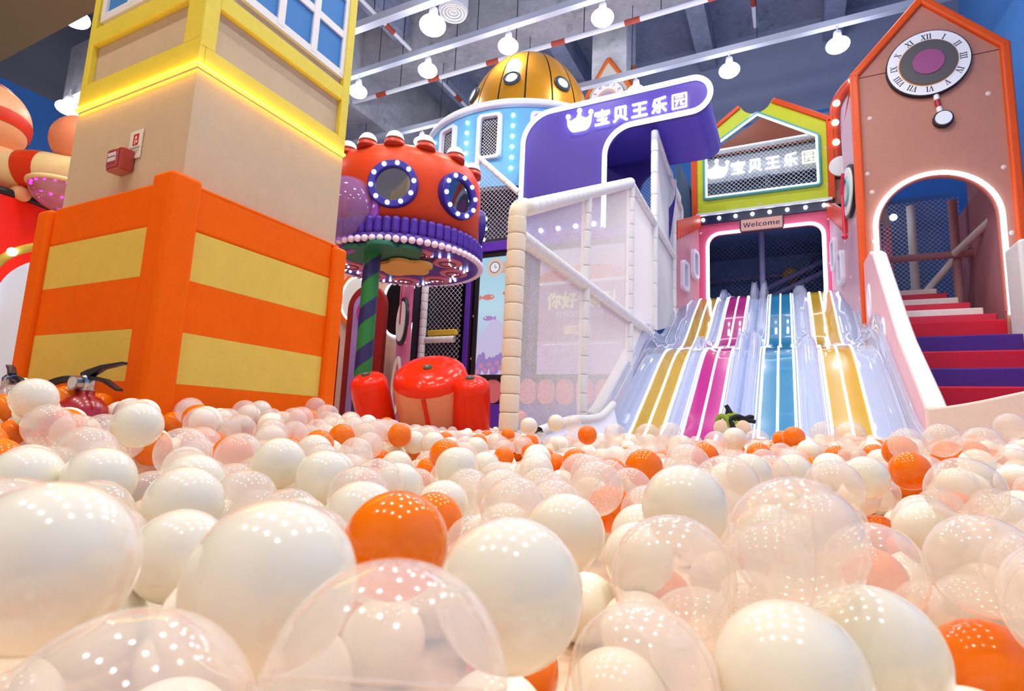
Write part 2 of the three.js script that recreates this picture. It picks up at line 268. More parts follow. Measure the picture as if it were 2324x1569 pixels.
  const c = document.createElement('canvas'); c.width = 128; c.height = 176; const k = c.getContext('2d'); k.fillStyle = '#efe4d2'; k.fillRect(0, 0, 128, 176); k.fillStyle = '#c8281c'; k.fillRect(36, 22, 56, 72); k.fillStyle = '#f4d8c8'; k.beginPath(); k.arc(62, 44, 11, 0, 7); k.fill(); k.fillRect(50, 58, 10, 28); k.beginPath(); k.arc(72, 70, 9, 0, 7); k.fill(); k.fillStyle = '#2a2018'; for (let i = 0; i < 6; i++) { k.fillRect(14 + i * 17, 104, 12, 3); k.fillRect(18 + i * 17, 102, 3, 16); k.fillRect(14 + i * 17, 111, 12, 3); k.fillRect(15 + i * 17, 116, 11, 2); } for (let i = 0; i < 3; i++) k.fillRect(14, 128 + i * 10, 96 - i * 12, 3);
  const t = new THREE.CanvasTexture(c); t.colorSpace = THREE.SRGBColorSpace; const sm = new THREE.MeshStandardMaterial({ map: t, roughness: 0.5 }); sm.userData.ownUv = true;
  const sg = single('alarm_sign', box(0.082, 0.115, 0.003), sm, 'small white notice with a red pictogram above the alarm box', 'sign', [-2.203, 1.362, z + 0.0015]);
}

// ---------- fire extinguishers ----------
function extinguisher(x, z, turn, label) {
  const g = thing('fire_extinguisher', label, 'extinguisher', [x, FL, z], null); g.rotation.y = turn;
  part(g, 'cylinder', lathe([[0, 0], [0.065, 0], [0.068, 0.02], [0.068, 0.23], [0.062, 0.265], [0.04, 0.29], [0.024, 0.298], [0.024, 0.31], [0, 0.31]], 28), M(0xb01414, 0.25, { clearcoat: 0.8 }));
  part(g, 'valve', lathe([[0, 0.305], [0.022, 0.305], [0.022, 0.345], [0.014, 0.355], [0, 0.355]], 16), chrome);
  const ga = part(g, 'gauge', new THREE.CylinderGeometry(0.021, 0.021, 0.018, 20).rotateX(Math.PI / 2), chrome, [0, 0.33, 0.028]); part(ga, 'gauge_face', new THREE.CylinderGeometry(0.016, 0.016, 0.003, 20).rotateX(Math.PI / 2), M(0xd8d2c4, 0.3), [0, 0, 0.01]);
  const lever = (pts, w) => ext(poly(pts), w, 0.002).translate(0, 0, -w / 2);
  part(g, 'lever', lever([[-0.015, 0.35], [0.02, 0.352], [0.06, 0.372], [0.135, 0.386], [0.135, 0.393], [0.055, 0.383], [0.0, 0.368], [-0.018, 0.36]], 0.016), black);
  part(g, 'carry_handle', lever([[-0.01, 0.34], [0.02, 0.342], [0.07, 0.336], [0.13, 0.312], [0.132, 0.318], [0.075, 0.345], [0.02, 0.353], [-0.01, 0.351]], 0.018), black);
  const ho = part(g, 'hose', tubeOf([V3(-0.02, 0.338, 0), V3(-0.08, 0.34, 0.01), V3(-0.135, 0.315, 0.02), V3(-0.165, 0.25, 0.03), V3(-0.15, 0.12, 0.02)], 0.011, false, 30, 0.5), black);
  part(ho, 'hose_collar', rod(V3(-0.018, 0.338, 0), V3(-0.045, 0.34, 0.004), 0.014), chrome);
}
extinguisher(-1.775, -0.86, 0.15, 'red fire extinguisher with black levers against the striped padding');
extinguisher(-2.16, -0.84, Math.PI - 0.3, 'fire extinguisher half hidden behind white balls at the left edge');

// ---------- striped ride at the left edge ----------
{
  const g = thing('striped_ride', 'peach and red striped inflatable figure above a red drum', 'ride', [-6.2, FL, -2.1]), peach = vinyl(0xf6b27e, 0.35), red = vinyl(0xe03a12, 0.35), paleP = vinyl(0xf8d79a, 0.35);
  const P = (x, y, z) => V3(x + 6.2, y - FL, z + 2.1);
  part(g, 'red_drum', lathe([[0, 0], [0.62, 0], [0.66, 0.1], [0.68, 1.95], [0.64, 2.02], [0, 2.02]], 48), vinyl(0xff2a0c, 0.3), [-0.52, 0.1, -0.05]);
  part(g, 'drum_rim', new THREE.TorusGeometry(0.66, 0.035, 10, 48).rotateX(Math.PI / 2), black, [-0.52, 2.1, -0.05]);
  part(g, 'torso', lathe([[0, 2.1], [0.5, 2.12], [0.54, 2.3], [0.46, 2.52], [0.2, 2.62], [0, 2.63]], 36), peach, [-0.42, 0, -0.05]);
  part(g, 'head', sphere(0.36, 36, 24), peach, [-0.3, 2.82, 0.12]);
  part(g, 'head_stripe', new THREE.SphereGeometry(0.364, 36, 8, 0, 6.2832, 1.75, 0.34), red, [-0.3, 2.82, 0.12], [0.1, 0, 0.3]);
  part(g, 'head_stripe', new THREE.SphereGeometry(0.364, 36, 8, 0, 6.2832, 0.75, 0.25), red, [-0.3, 2.82, 0.12], [0.1, 0, 0.3]);
  part(g, 'eye_lamp', sphere(0.045, 14, 10), glow(0x8ff0e0, 2.5), [0.0, 2.68, 0.28]);
  const arm = new THREE.CatmullRomCurve3([P(-6.25, 2.42, -2.1), P(-6.0, 2.46, -2.25), P(-5.7, 2.42, -2.42), P(-5.3, 2.36, -2.62)]);
  part(g, 'arm', new THREE.TubeGeometry(arm, 30, 0.17, 24), paleP);
  for (const [a, b] of [[0.22, 0.42]]) part(g, 'arm_stripe', new THREE.TubeGeometry(new THREE.CatmullRomCurve3([0, 0.33, 0.66, 1].map((t) => arm.getPoint(a + (b - a) * t))), 16, 0.173, 24), red);
  part(g, 'arm', rod(P(-6.5, 2.35, -2.0), P(-6.25, 2.43, -2.12), 0.2, 24, 0.19), peach);
  part(g, 'balloon', sphere(0.24, 28, 20), vinyl(0xf79468, 0.35), [0.42, 2.68, -0.36]);
  part(g, 'glass_bowl', new THREE.SphereGeometry(0.26, 32, 16, 0, 6.2832, Math.PI * 0.5, Math.PI * 0.42).scale(1, 0.85, 1), new THREE.MeshPhysicalMaterial({ color: 0xd9a3b4, roughness: 0.05, transmission: 0.6, thickness: 0 }), [0.4, 2.22, -0.3]);
  part(g, 'bowl_rim', new THREE.TorusGeometry(0.26, 0.022, 10, 40).rotateX(Math.PI / 2), paleP, [0.4, 2.22, -0.3]);
  for (let i = 0; i < 18; i++) part(g, 'violet_led', sphere(0.013, 8, 6), glow(0xc030ff, 5), [0.4 + Math.cos(i * 0.349) * 0.235, 2.2, -0.3 + Math.sin(i * 0.349) * 0.235]);
  part(g, 'side_knob', lathe([[0, 0], [0.07, 0.02], [0.075, 0.12], [0.05, 0.18], [0, 0.19]], 20), peach, [0.03, 2.16, -0.1], [0, 0, -1.9]);
}
// scalloped board and bulb arch behind it
{
  const g = thing('scalloped_board', 'orange scalloped board with pale dots over a white arch', 'board', [-5.05, FL, -1.95]); g.rotation.y = 0.5;
  const s = new THREE.Shape(); s.moveTo(-0.6, 0); s.lineTo(0.45, 0); s.lineTo(0.45, 1.0); for (let i = 0; i < 5; i++) s.absarc(0.345 - i * 0.21, 1.0, 0.105, 0, Math.PI); s.lineTo(-0.6, 0);
  part(g, 'board', ext(s, 0.06, 0.008), vinyl(0xff8a1e, 0.4));
  part(g, 'white_arch', ext(rrect(-0.5, 0.02, 0.38, 0.8, 0.25), 0.03, 0.005), M(0xeaf0e6, 0.35), [0, 0, 0.06]);
  for (let i = 0; i < 5; i++) part(g, 'dot', new THREE.CylinderGeometry(0.035, 0.035, 0.015, 20).rotateX(Math.PI / 2), M(0xd6e0cc, 0.4), [0.345 - i * 0.21, 0.98, 0.066]);
  const a = thing('bulb_arch', 'yellow arch with white bulbs beside the striped padding', 'arch', [-4.62, FL, -2.0]); a.rotation.y = 0.9;
  part(a, 'arch_tube', tubeOf([V3(-0.42, 0.9, 0), V3(-0.42, 1.12, 0), V3(-0.3, 1.32, 0), V3(0, 1.42, 0), V3(0.3, 1.32, 0), V3(0.42, 1.12, 0), V3(0.42, 0, 0)], 0.03, false, 40, 0.5), M(0xc8a83a, 0.4)); part(a, 'arch_leg', rod(V3(-0.42, 0, 0), V3(-0.42, 0.9, 0), 0.03), M(0xc8a83a, 0.4));
  for (const [x, y] of [[-0.42, 0.98], [-0.41, 1.16], [-0.3, 1.31], [-0.12, 1.4], [0.12, 1.4], [0.3, 1.31]]) part(a, 'bulb', bulbGeo, bulbBlue, [x, y, 0.04]);
  part(a, 'arch_panel', ext(rrect(-0.36, 0, 0.36, 1.3, 0.3), 0.02), M(0xd8dce4, 0.4), [0, 0, -0.02]);
  const pr = single('wall_rail', boxMM(-15.98, -15.9, 3.5, 3.66, -13.9, 5), white, 'white rail along the blue wall at the far left', 'rail');
}

// ---------- orange drum on a spiral post ----------
{
  const CX = -4.15, CZ = -5.16, R = 0.9, toCam = Math.atan2(0 - CX, 0 - CZ); // azimuth measured from +z towards +x
  const g = thing('submarine_drum', 'big orange drum with bulb-ringed portholes and purple fringe', 'drum', [CX, 0, CZ]);
  part(g, 'drum_shell', lathe([[0, 3.42], [0.55, 3.415], [0.76, 3.39], [0.85, 3.33], [0.892, 3.24], [R, 3.12], [R, 2.45], [0, 2.45]], 72), vinyl(0xe04a20, 0.35));
  const az = (a, r, y) => [Math.sin(toCam + a) * r, y, Math.cos(toCam + a) * r];
  const fringeGeo = new THREE.CapsuleGeometry(0.047, 0.11, 4, 12), purple = vinyl(0x4a2c96, 0.35);
  for (let i = 0; i < 62; i++) { const a = i / 62 * 2 * Math.PI; part(g, 'fringe_roll', fringeGeo, purple, az(a, 0.915, 2.4), [0, toCam + a, 0]); }
  const ringPlate = part(g, 'base_plate', lathe([[0, 2.22], [0.9, 2.22], [0.94, 2.25], [0.94, 2.31], [0.88, 2.34], [0, 2.34]], 72), vinyl(0x5a3aa0, 0.35));
  const beadGeo = sphere(0.038, 14, 10), beadM = M(0xe6d3e6, 0.3);
  for (let i = 0; i < 72; i++) part(g, 'bead', beadGeo, beadM, az(i / 72 * 2 * Math.PI, 0.945, 2.245));
  for (let i = 0; i < 9; i++) { const a = i / 9 * 2 * Math.PI + 0.25; const d = part(g, 'pink_rosette', ext(ring(0.17), 0.02, 0.006, 24).rotateX(Math.PI / 2), vinyl(0xd97a94, 0.4), az(a, 0.63, 2.222)); part(d, 'rosette_ring', new THREE.TorusGeometry(0.09, 0.012, 6, 28).rotateX(Math.PI / 2), M(0x5a2050, 0.4), [0, -0.025, 0]); }
  for (let i = 0; i < 64; i++) { const a = i / 64 * 2 * Math.PI, r = 0.8 - 0.16 * Math.abs(Math.sin(a * 4.5)); part(g, 'underside_bulb', sphere(0.016, 8, 6), bulbBlue, az(a, r, 2.205)); }
  // portholes
  const porthole = (a, y) => {
    const p = new THREE.Group(); p.name = 'porthole'; p.position.set(...az(a, R - 0.03, y)); p.rotation.y = toCam + a; g.add(p);
    part(p, 'porthole_ring', ext(ring(0.265, 0.185), 0.07, 0.012, 36), vinyl(0x352a86, 0.3));
    part(p, 'mirror_glass', new THREE.CylinderGeometry(0.2, 0.2, 0.02, 36).rotateX(Math.PI / 2), M(0x8a8f9c, 0.04, { metalness: 1 }), [0, 0, 0.04]);
    for (let i = 0; i < 10; i++) { const t = i / 10 * 2 * Math.PI + 0.15; part(p, 'bulb', sphere(0.024, 12, 8), bulbBlue, [Math.cos(t) * 0.225, Math.sin(t) * 0.225, 0.09]); }
  };
  porthole(-0.17, 2.85); porthole(0.66, 2.88); porthole(-1.6, 2.85); porthole(1.75, 2.83);
  for (const a of [-1.05, -0.62, -0.22, 0.2, 0.68, 1.2]) { const d = part(g, 'lamp_base', lathe([[0, -0.06], [0.115, -0.06], [0.11, 0.0], [0, 0.005]], 20), vinyl(0xc03a24, 0.35), az(a, 0.8, 3.38)); part(d, 'lamp_dome', new THREE.SphereGeometry(0.1, 20, 10, 0, 6.2832, 0, Math.PI / 2), M(0xf6f2f0, 0.3), [0, 0.03, 0]); }
  // purple bubble window on its left flank
  const b = new THREE.Group(); b.name = 'bubble_window'; b.position.set(...az(-0.84, 0.8, 2.6)); b.rotation.y = toCam - 0.75; g.add(b);
  part(b, 'bubble_flange', ext(ring(0.46, 0.36), 0.05, 0.01, 36), vinyl(0x9a4fb4, 0.35));
  for (let i = 0; i < 12; i++) part(b, 'rivet', rivetGeo, M(0xd8b6dc, 0.3), [Math.cos(i * 0.5236) * 0.41, Math.sin(i * 0.5236) * 0.41, 0.055]);
  part(b, 'bubble', new THREE.SphereGeometry(0.39, 36, 18, 0, 6.2832, 0, Math.PI / 2).rotateX(Math.PI / 2), new THREE.MeshPhysicalMaterial({ color: 0xc79ae0, roughness: 0.04, transmission: 0.75, thickness: 0 }), [0, 0, 0.05]);
  // post with spiral band
  const px = -4.03 - CX, pz = -4.5 - CZ, post = thing('spiral_post', 'green post with dark spiral stripe carrying the orange drum', 'post', [-4.03, FL, -4.5]);
  part(post, 'post', new THREE.CylinderGeometry(0.09, 0.09, 2.12, 28), vinyl(0x2f7a3c, 0.4), [0, 1.06, 0]);
  const pos = [], idx = [], N = 160; for (let i = 0; i <= N; i++) for (const k of [0, 1]) { const t = i / N, a = -t * 4.2 * 2 * Math.PI; const y = t * 1.94 + k * 0.19; pos.push(Math.cos(a) * 0.0915, Math.max(0.005, Math.min(2.115, y)), Math.sin(a) * 0.0915); } for (let i = 0; i < N; i++) { const q = i * 2; idx.push(q, q + 1, q + 2, q + 1, q + 3, q + 2); }
  const sg = new THREE.BufferGeometry(); sg.setAttribute('position', new THREE.Float32BufferAttribute(pos, 3)); sg.setIndex(idx); sg.computeVertexNormals(); part(post, 'spiral_stripe', sg, M(0x241f55, 0.4, { side: THREE.DoubleSide }));
  // leaf clouds under the drum
  const cloud = (n, r) => { const s = new THREE.Shape(); for (let i = 0; i < n; i++) { const a = i / n * 2 * Math.PI; s.absarc(Math.cos(a) * r, Math.sin(a) * r * 0.7, r * 0.55, a - 1.2, a + 1.2); } return s; };
  const lf = thing('leaf_plate', 'green cloud shaped leaf plate at the top of the spiral post', 'leaf plate', [-3.98, 2.165, -4.6]); part(lf, 'leaf', ext(cloud(6, 0.32), 0.03, 0.008).rotateX(Math.PI / 2), vinyl(0x2c6e58, 0.4), [0, 0.035, 0]);
  const ly = thing('leaf_plate', 'tan yellow cloud shaped plate below the green leaf', 'leaf plate', [-3.95, 2.11, -4.95]); part(ly, 'leaf', ext(cloud(5, 0.24), 0.03, 0.008).rotateX(Math.PI / 2), vinyl(0xe0ac54, 0.4), [0, 0.035, 0]);
}
// boards standing behind the drum
{
  const w = single('panel_wall', boxMM(-8.6, -5.4, FL, 3.2, -8.1, -7.95), vinyl(0xe6b9a6, 0.5), 'peach wall behind the boards under the drum', 'wall');
  const g = thing('arched_board', 'dark red arched board with a lilac face and pink ring', 'board', [-6.6, FL, -7.4]);
  part(g, 'board', ext(rrect(-0.42, -0.3, 0.42, 2.62, 0.41), 0.08, 0.01), vinyl(0x9a2420, 0.4)); part(g, 'lilac_face', ext(rrect(-0.24, -0.3, 0.24, 2.46, 0.23), 0.03, 0.006), vinyl(0xb58ac8, 0.4), [-0.02, 0, 0.08]);
  part(g, 'pink_ring', new THREE.TorusGeometry(0.13, 0.06, 12, 28).scale(0.8, 1, 1), vinyl(0xc83a78, 0.35), [0, 2.14, 0.12]);
  const h = thing('arched_board', 'dark red arched board partly hidden by the striped pillar', 'board', [-6.75, FL, -6.4]); part(h, 'board', ext(rrect(-0.4, -0.3, 0.5, 1.85, 0.4), 0.08, 0.01), vinyl(0x8e1f1c, 0.4)); part(h, 'lilac_face', ext(rrect(-0.34, -0.3, 0.36, 1.72, 0.33), 0.02, 0.005), vinyl(0x6a1a1c, 0.4), [0, 0, 0.08]);
  const d = thing('round_cushion', 'purple round padded disc beside the striped pillar edge', 'cushion', [-6.6, 2.05, -6.25]); part(d, 'pad', lathe([[0, 0.1], [0.3, 0.09], [0.37, 0.05], [0.37, -0.02], [0, -0.02]], 40).rotateX(Math.PI / 2), vinyl(0xa23fb4, 0.35)); for (let i = 0; i < 8; i++) part(d, 'rivet', rivetGeo, M(0xd8b6dc, 0.3), [Math.cos(i * 0.785) * 0.33, Math.sin(i * 0.785) * 0.33, 0.08]);
  const o = thing('oval_portal', 'orange oval portal edged with a white light line', 'portal', [-7.4, 2.66, -7.94]); part(o, 'orange_oval', ext(ring(0.55, 0.0), 0.06, 0.01, 36).scale(0.8, 1, 1), vinyl(0xf06a1e, 0.4)); part(o, 'white_oval', ext(ring(0.4), 0.03, 0.006, 36).scale(0.75, 1, 1), white, [0, 0, 0.06]); part(o, 'light_line', new THREE.TorusGeometry(0.42, 0.02, 8, 48).scale(0.76, 1, 1), neonWhite, [0, 0, 0.09]);
  const m = thing('arch_mirror', 'dark arched mirror edged with a white light line', 'mirror', [-6.35, 1.9, -7.95]); part(m, 'glass', ext(rrect(-0.36, 0, 0.36, 1.1, 0.355), 0.03), M(0x40383c, 0.08, { metalness: 0.8 })); part(m, 'light_line', tubeOf(pathPts(rrect(-0.36, 0, 0.36, 1.1, 0.355), 60, 0.04), 0.02, true), neonWhite);
  // diagonal pink wall with a clock
  const p = thing('pink_side_wall', 'slanting pink wall with a thin clock under the drum', 'wall', [-4.88, FL, -6.3]); p.rotation.y = -0.695;
  part(p, 'panel', boxMM(-0.72, 0, 0, 2.58, -0.05, 0.0), vinyl(0xdc6f9c, 0.4));
  part(p, 'clock_disc', ext(ring(0.36), 0.03, 0.006, 32), black, [-0.34, 1.75, 0]); part(p, 'clock_face', ext(ring(0.3), 0.012, 0.002, 32), white, [-0.34, 1.75, 0.032]); part(p, 'clock_hand', boxMM(-0.36, -0.32, 1.7, 2.35, 0.05, 0.06), M(0xd01f3f, 0.4));
  part(p, 'round_window', new THREE.TorusGeometry(0.26, 0.03, 10, 32).scale(1, 1.5, 1), white, [-0.4, 0.8, 0.02]); for (const [x, y] of [[-0.08, 2.3], [-0.06, 1.4], [-0.06, 0.8], [-0.62, 2.3]]) rivet(p, x, y, 0.0);
}
// netted bay left of the purple wall, dark inside
{
  const z = -6.95, g = thing('netted_bay', 'dark play bay behind a white diamond net', 'play frame');
  padPipe(g, V3(-5.02, FL, z + 0.1), V3(-5.02, 3.0, z + 0.1), 0.055, 0.13, offWhite); padPipe(g, V3(-4.96, 1.62, z + 0.08), V3(-4.45, 1.62, z + 0.08), 0.05, 0.13, offWhite);
  part(g, 'yellow_pad', boxMM(-4.97, -4.45, 1.69, 1.78, z - 0.02, z + 0.06, 0.02), vinyl(0xd8b83a, 0.4));
  part(g, 'net', netGeo(V3(-5.0, FL, z + 0.02), V3(0.62, 0, 0), V3(0, 3.0, 0), 0.055, 0.0028), cordDark);
  const dark = M(0x1c1426, 0.8); part(g, 'back_wall', boxMM(-5.3, -2.3, FL, 3.1, -9.4, -9.3), dark); part(g, 'side_wall', boxMM(-5.34, -5.24, FL, 3.1, -9.4, -7.0), dark); part(g, 'roof', boxMM(-5.3, -2.3, 3.02, 3.1, -9.4, -7.25), dark);  // near-black walls paint in the unlit interior; roof added to keep it dark
  for (const [a, b] of [[[-4.9, 0.2, -8.6], [-4.9, 3, -8.6]], [[-4.6, 2.3, -8.4], [-3, 2.3, -8.4]], [[-4.7, 1.2, -8.4], [-4.1, 3.0, -8.4]], [[-4.25, 0.2, -8.9], [-4.25, 3, -8.9]]]) part(g, 'inner_pipe', rod(V3(...a), V3(...b), 0.05), vinyl(0x8a4a78, 0.5));
  padPipe(g, V3(-4.27, 3.15, -7.0), V3(-4.3, 4.52, -7.0), 0.045, 0.14, offWhite); padPipe(g, V3(-4.3, 4.54, -7.0), V3(-3.55, 3.82, -7.0), 0.045, 0.14, offWhite);
  part(g, 'upper_net', netGeo(V3(-4.28, 3.16, -7.02), V3(0.76, 0, 0), V3(0, 1.38, 0), 0.05, 0.0026, (s, t) => t < 1.36 - s * 0.92), cordDark);
  part(g, 'upper_back', boxMM(-5.2, -3.5, 3.1, 4.3, -8.0, -7.9), M(0x3a3044, 0.8));
}
// ---------- purple wall with two screens ----------
{
  const z = -7.1, purple = vinyl(0x5b2fa6, 0.4), g = thing('purple_wall', 'purple play wall holding two big screens above pink pickets', 'wall');
  part(g, 'wall_board', boxMM(-4.4, -1.66, FL, 3.0, z - 0.12, z - 0.05), vinyl(0x4a2a8c, 0.4));
  part(g, 'top_beam', boxMM(-4.42, -1.66, 2.98, 3.13, z - 0.12, z + 0.06, 0.015), purple); part(g, 'end_post', boxMM(-4.42, -4.33, FL, 3.0, z - 0.1, z + 0.05, 0.01), purple); part(g, 'end_post', boxMM(-4.33, -4.3, FL, 3.0, z - 0.1, z + 0.03), black);
  part(g, 'base_board', boxMM(-4.32, -1.66, FL, 0.68, z - 0.06, z + 0.03, 0.01), purple);
  for (let i = 0; i < 9; i++) part(g, 'picket', ext(rrect(-0.125, 0, 0.125, 0.36, 0.12), 0.05, 0.008), vinyl(0xe07a80, 0.4), [-4.17 + i * 0.28, 0.69, z - 0.05]);
  for (const y of [1.35, 2.0, 2.65]) rivet(g, -4.27, y, z + 0.01);
  function screen(name, label, x0, x1, draw, k) {
    const s = thing(name, label, 'screen'), c = document.createElement('canvas'); c.width = 512; c.height = Math.round(512 * 1.78 / (x1 - x0)); draw(c.getContext('2d'), c.width, c.height);
    const t = new THREE.CanvasTexture(c); t.colorSpace = THREE.SRGBColorSpace;
    const m = new THREE.MeshStandardMaterial({ color: 0x111111, emissive: 0xffffff, emissiveMap: t, emissiveIntensity: k, roughness: 0.2 }); m.userData.ownUv = true;
    part(s, 'frame', ext(poly([[x0 - 0.07, 1.04], [x1 + 0.07, 1.04], [x1 + 0.07, 2.97], [x0 - 0.07, 2.97]], [[[x0, 1.11], [x0, 2.9], [x1, 2.9], [x1, 1.11]]]), 0.07), black, [0, 0, z - 0.05]);
    const p = new THREE.PlaneGeometry(x1 - x0, 1.79).translate((x0 + x1) / 2, 2.005, z + 0.0); part(s, 'display', p, m);
    const l = new THREE.RectAreaLight(0xd8d4ff, k * 0.35, x1 - x0, 1.79); l.position.set((x0 + x1) / 2, 2.005, z + 0.03); l.rotation.y = Math.PI; s.add(l);
  }
  screen('picture_screen', 'tall lit screen with underwater fish and a round clock', -4.2, -3.45, (k, w, h) => {
    const gr = k.createLinearGradient(0, 0, 0, h); gr.addColorStop(0, '#a9dcf2'); gr.addColorStop(0.45, '#c8e6f6'); gr.addColorStop(1, '#b9a8dc'); k.fillStyle = gr; k.fillRect(0, 0, w, h);
    k.fillStyle = '#d9b8b0'; k.fillRect(90, 60, w - 90, 120); k.fillStyle = '#e6cabf'; k.beginPath(); k.ellipse(170, 110, 95, 100, 0, 0, 7); k.fill(); k.fillStyle = '#8a7c88'; k.beginPath(); k.arc(170, 110, 62, 0, 7); k.fill(); k.fillStyle = '#f2f2f6'; k.beginPath(); k.arc(170, 110, 50, 0, 7); k.fill(); k.strokeStyle = '#4a4454'; k.lineWidth = 6; k.beginPath(); k.moveTo(170, 80); k.lineTo(170, 112); k.lineTo(196, 112); k.stroke();
    k.fillStyle = '#8fa8d8'; k.fillRect(300, 180, 60, h * 0.45); k.fillStyle = '#cfc6ea'; k.beginPath(); k.moveTo(0, h * 0.72); k.lineTo(w * 0.35, h * 0.52); k.lineTo(w * 0.7, h * 0.6); k.lineTo(w, h * 0.48); k.lineTo(w, h); k.lineTo(0, h); k.fill();
    for (const [x, y, s, f, c] of [[110, 420, 70, 1, '#e08880'], [340, 390, 64, -1, '#e2706a'], [120, 640, 60, -1, '#b28ac8'], [420, 520, 44, 1, '#e0a070']]) { k.fillStyle = c; k.beginPath(); k.ellipse(x, y, s, s * 0.42, 0, 0, 7); k.fill(); k.beginPath(); k.moveTo(x - f * s * 0.8, y); k.lineTo(x - f * s * 1.5, y - s * 0.4); k.lineTo(x - f * s * 1.5, y + s * 0.4); k.fill(); k.fillStyle = '#fff'; k.beginPath(); k.arc(x + f * s * 0.55, y - 6, 8, 0, 7); k.fill(); }
    k.fillStyle = '#9a86c4'; for (let i = 0; i < 14; i++) { k.beginPath(); k.ellipse(i * 40, h - 60 - (i * 37 % 90), 34, 60 + (i * 53 % 70), 0, 0, 7); k.fill(); } k.fillStyle = '#c98aa8'; for (let i = 0; i < 12; i++) { k.beginPath(); k.arc(20 + i * 45, h - 30 - (i * 61 % 110), 26, 0, 7); k.fill(); }
  }, 0.85);
  const strokes = { // simplified strokes of the greeting, in a 0..10 box, y down
    ni: [[[3, 0], [1, 3.5]], [[2, 3], [2, 10]], [[5, 0], [4, 3]], [[4.5, 2], [9.5, 2], [9, 3.5]], [[7, 3], [7, 9], [6, 8.5]], [[5.2, 5], [4.3, 7.5]], [[8.5, 5], [9.6, 7.5]]],
    hao: [[[2.2, 0], [1.2, 5], [4, 9]], [[4, 3], [3, 6.5], [0.5, 9.6]], [[0.2, 3], [4.6, 3]], [[5.5, 1.2], [9, 1.2], [7.2, 3.4]], [[7.2, 3.4], [7.2, 9.4], [6, 8.8]], [[5, 5], [9.8, 5]]],
    xia: [[[3, 0], [0.8, 4]], [[2, 3], [2, 10]], [[4, 2], [9.6, 2]], [[5, 3.2], [5.6, 4.6]], [[8.6, 3.2], [8, 4.6]], [[3.8, 5.6], [9.8, 5.6]], [[6.8, 0.2], [6.6, 6], [4, 10]], [[6.9, 6.2], [9.8, 10]]],
    a: [[[0.4, 3], [0.4, 7.4], [2.4, 7.4], [2.4, 3], [0.4, 3]], [[3.4, 1], [5, 1], [4.4, 4], [5.2, 6.4], [3.6, 7]], [[3.6, 0.8], [3.6, 10]], [[5.6, 1.4], [9.8, 1.4]], [[9, 1.4], [9, 9.6], [8, 9]], [[5.9, 3.4], [5.9, 6.8], [7.6, 6.8], [7.6, 3.4], [5.9, 3.4]]],
  };
  const write = (k, chars, x, y, s, lw) => { k.lineWidth = lw; k.lineCap = k.lineJoin = 'round'; chars.forEach((c, i) => strokes[c].forEach((l) => { k.beginPath(); l.forEach(([a, b], j) => k[j ? 'lineTo' : 'moveTo'](x + i * s * 1.08 + a * s / 10, y + b * s / 10)); k.stroke(); })); };
  screen('greeting_screen', 'lit screen with a pale greeting seen through the white net', -3.2, -1.95, (k, w, h) => {
    const gr = k.createLinearGradient(0, 0, 0, h); gr.addColorStop(0, '#c9c4e6'); gr.addColorStop(0.3, '#e6b8c8'); gr.addColorStop(1, '#c9a8d8'); k.fillStyle = gr; k.fillRect(0, 0, w, h);
    k.fillStyle = '#e58a78'; k.beginPath(); k.ellipse(w / 2, h * 0.26, w * 0.55, h * 0.12, 0, Math.PI, 0); k.fill(); k.fillStyle = '#f2eef6'; k.fillRect(0, h * 0.262, w, 14); k.fillStyle = '#b88aa8'; k.fillRect(0, h * 0.29, w, h * 0.45);
    k.strokeStyle = '#f6f2b0'; write(k, ['ni', 'hao', 'xia', 'a'], 50, h * 0.36, 88, 15); k.fillStyle = '#f6f2b0'; k.fillRect(446, h * 0.36, 13, 56); k.beginPath(); k.arc(452, h * 0.36 + 80, 9, 0, 7); k.fill();
    k.strokeStyle = '#e6d4ee'; write(k, ['hao', 'ni', 'xia', 'ni', 'a', 'hao', 'xia'], 110, h * 0.5, 38, 4); k.fillStyle = '#ecd2b0'; k.fillRect(160, h * 0.62, 160, 50); k.fillStyle = '#c49a90'; k.fillRect(200, h * 0.62 + 14, 80, 8); k.fillRect(210, h * 0.62 + 30, 60, 6); k.fillStyle = '#f4e6f6'; k.fillRect(30, h * 0.76, w - 60, 8);
  }, 0.75);
}
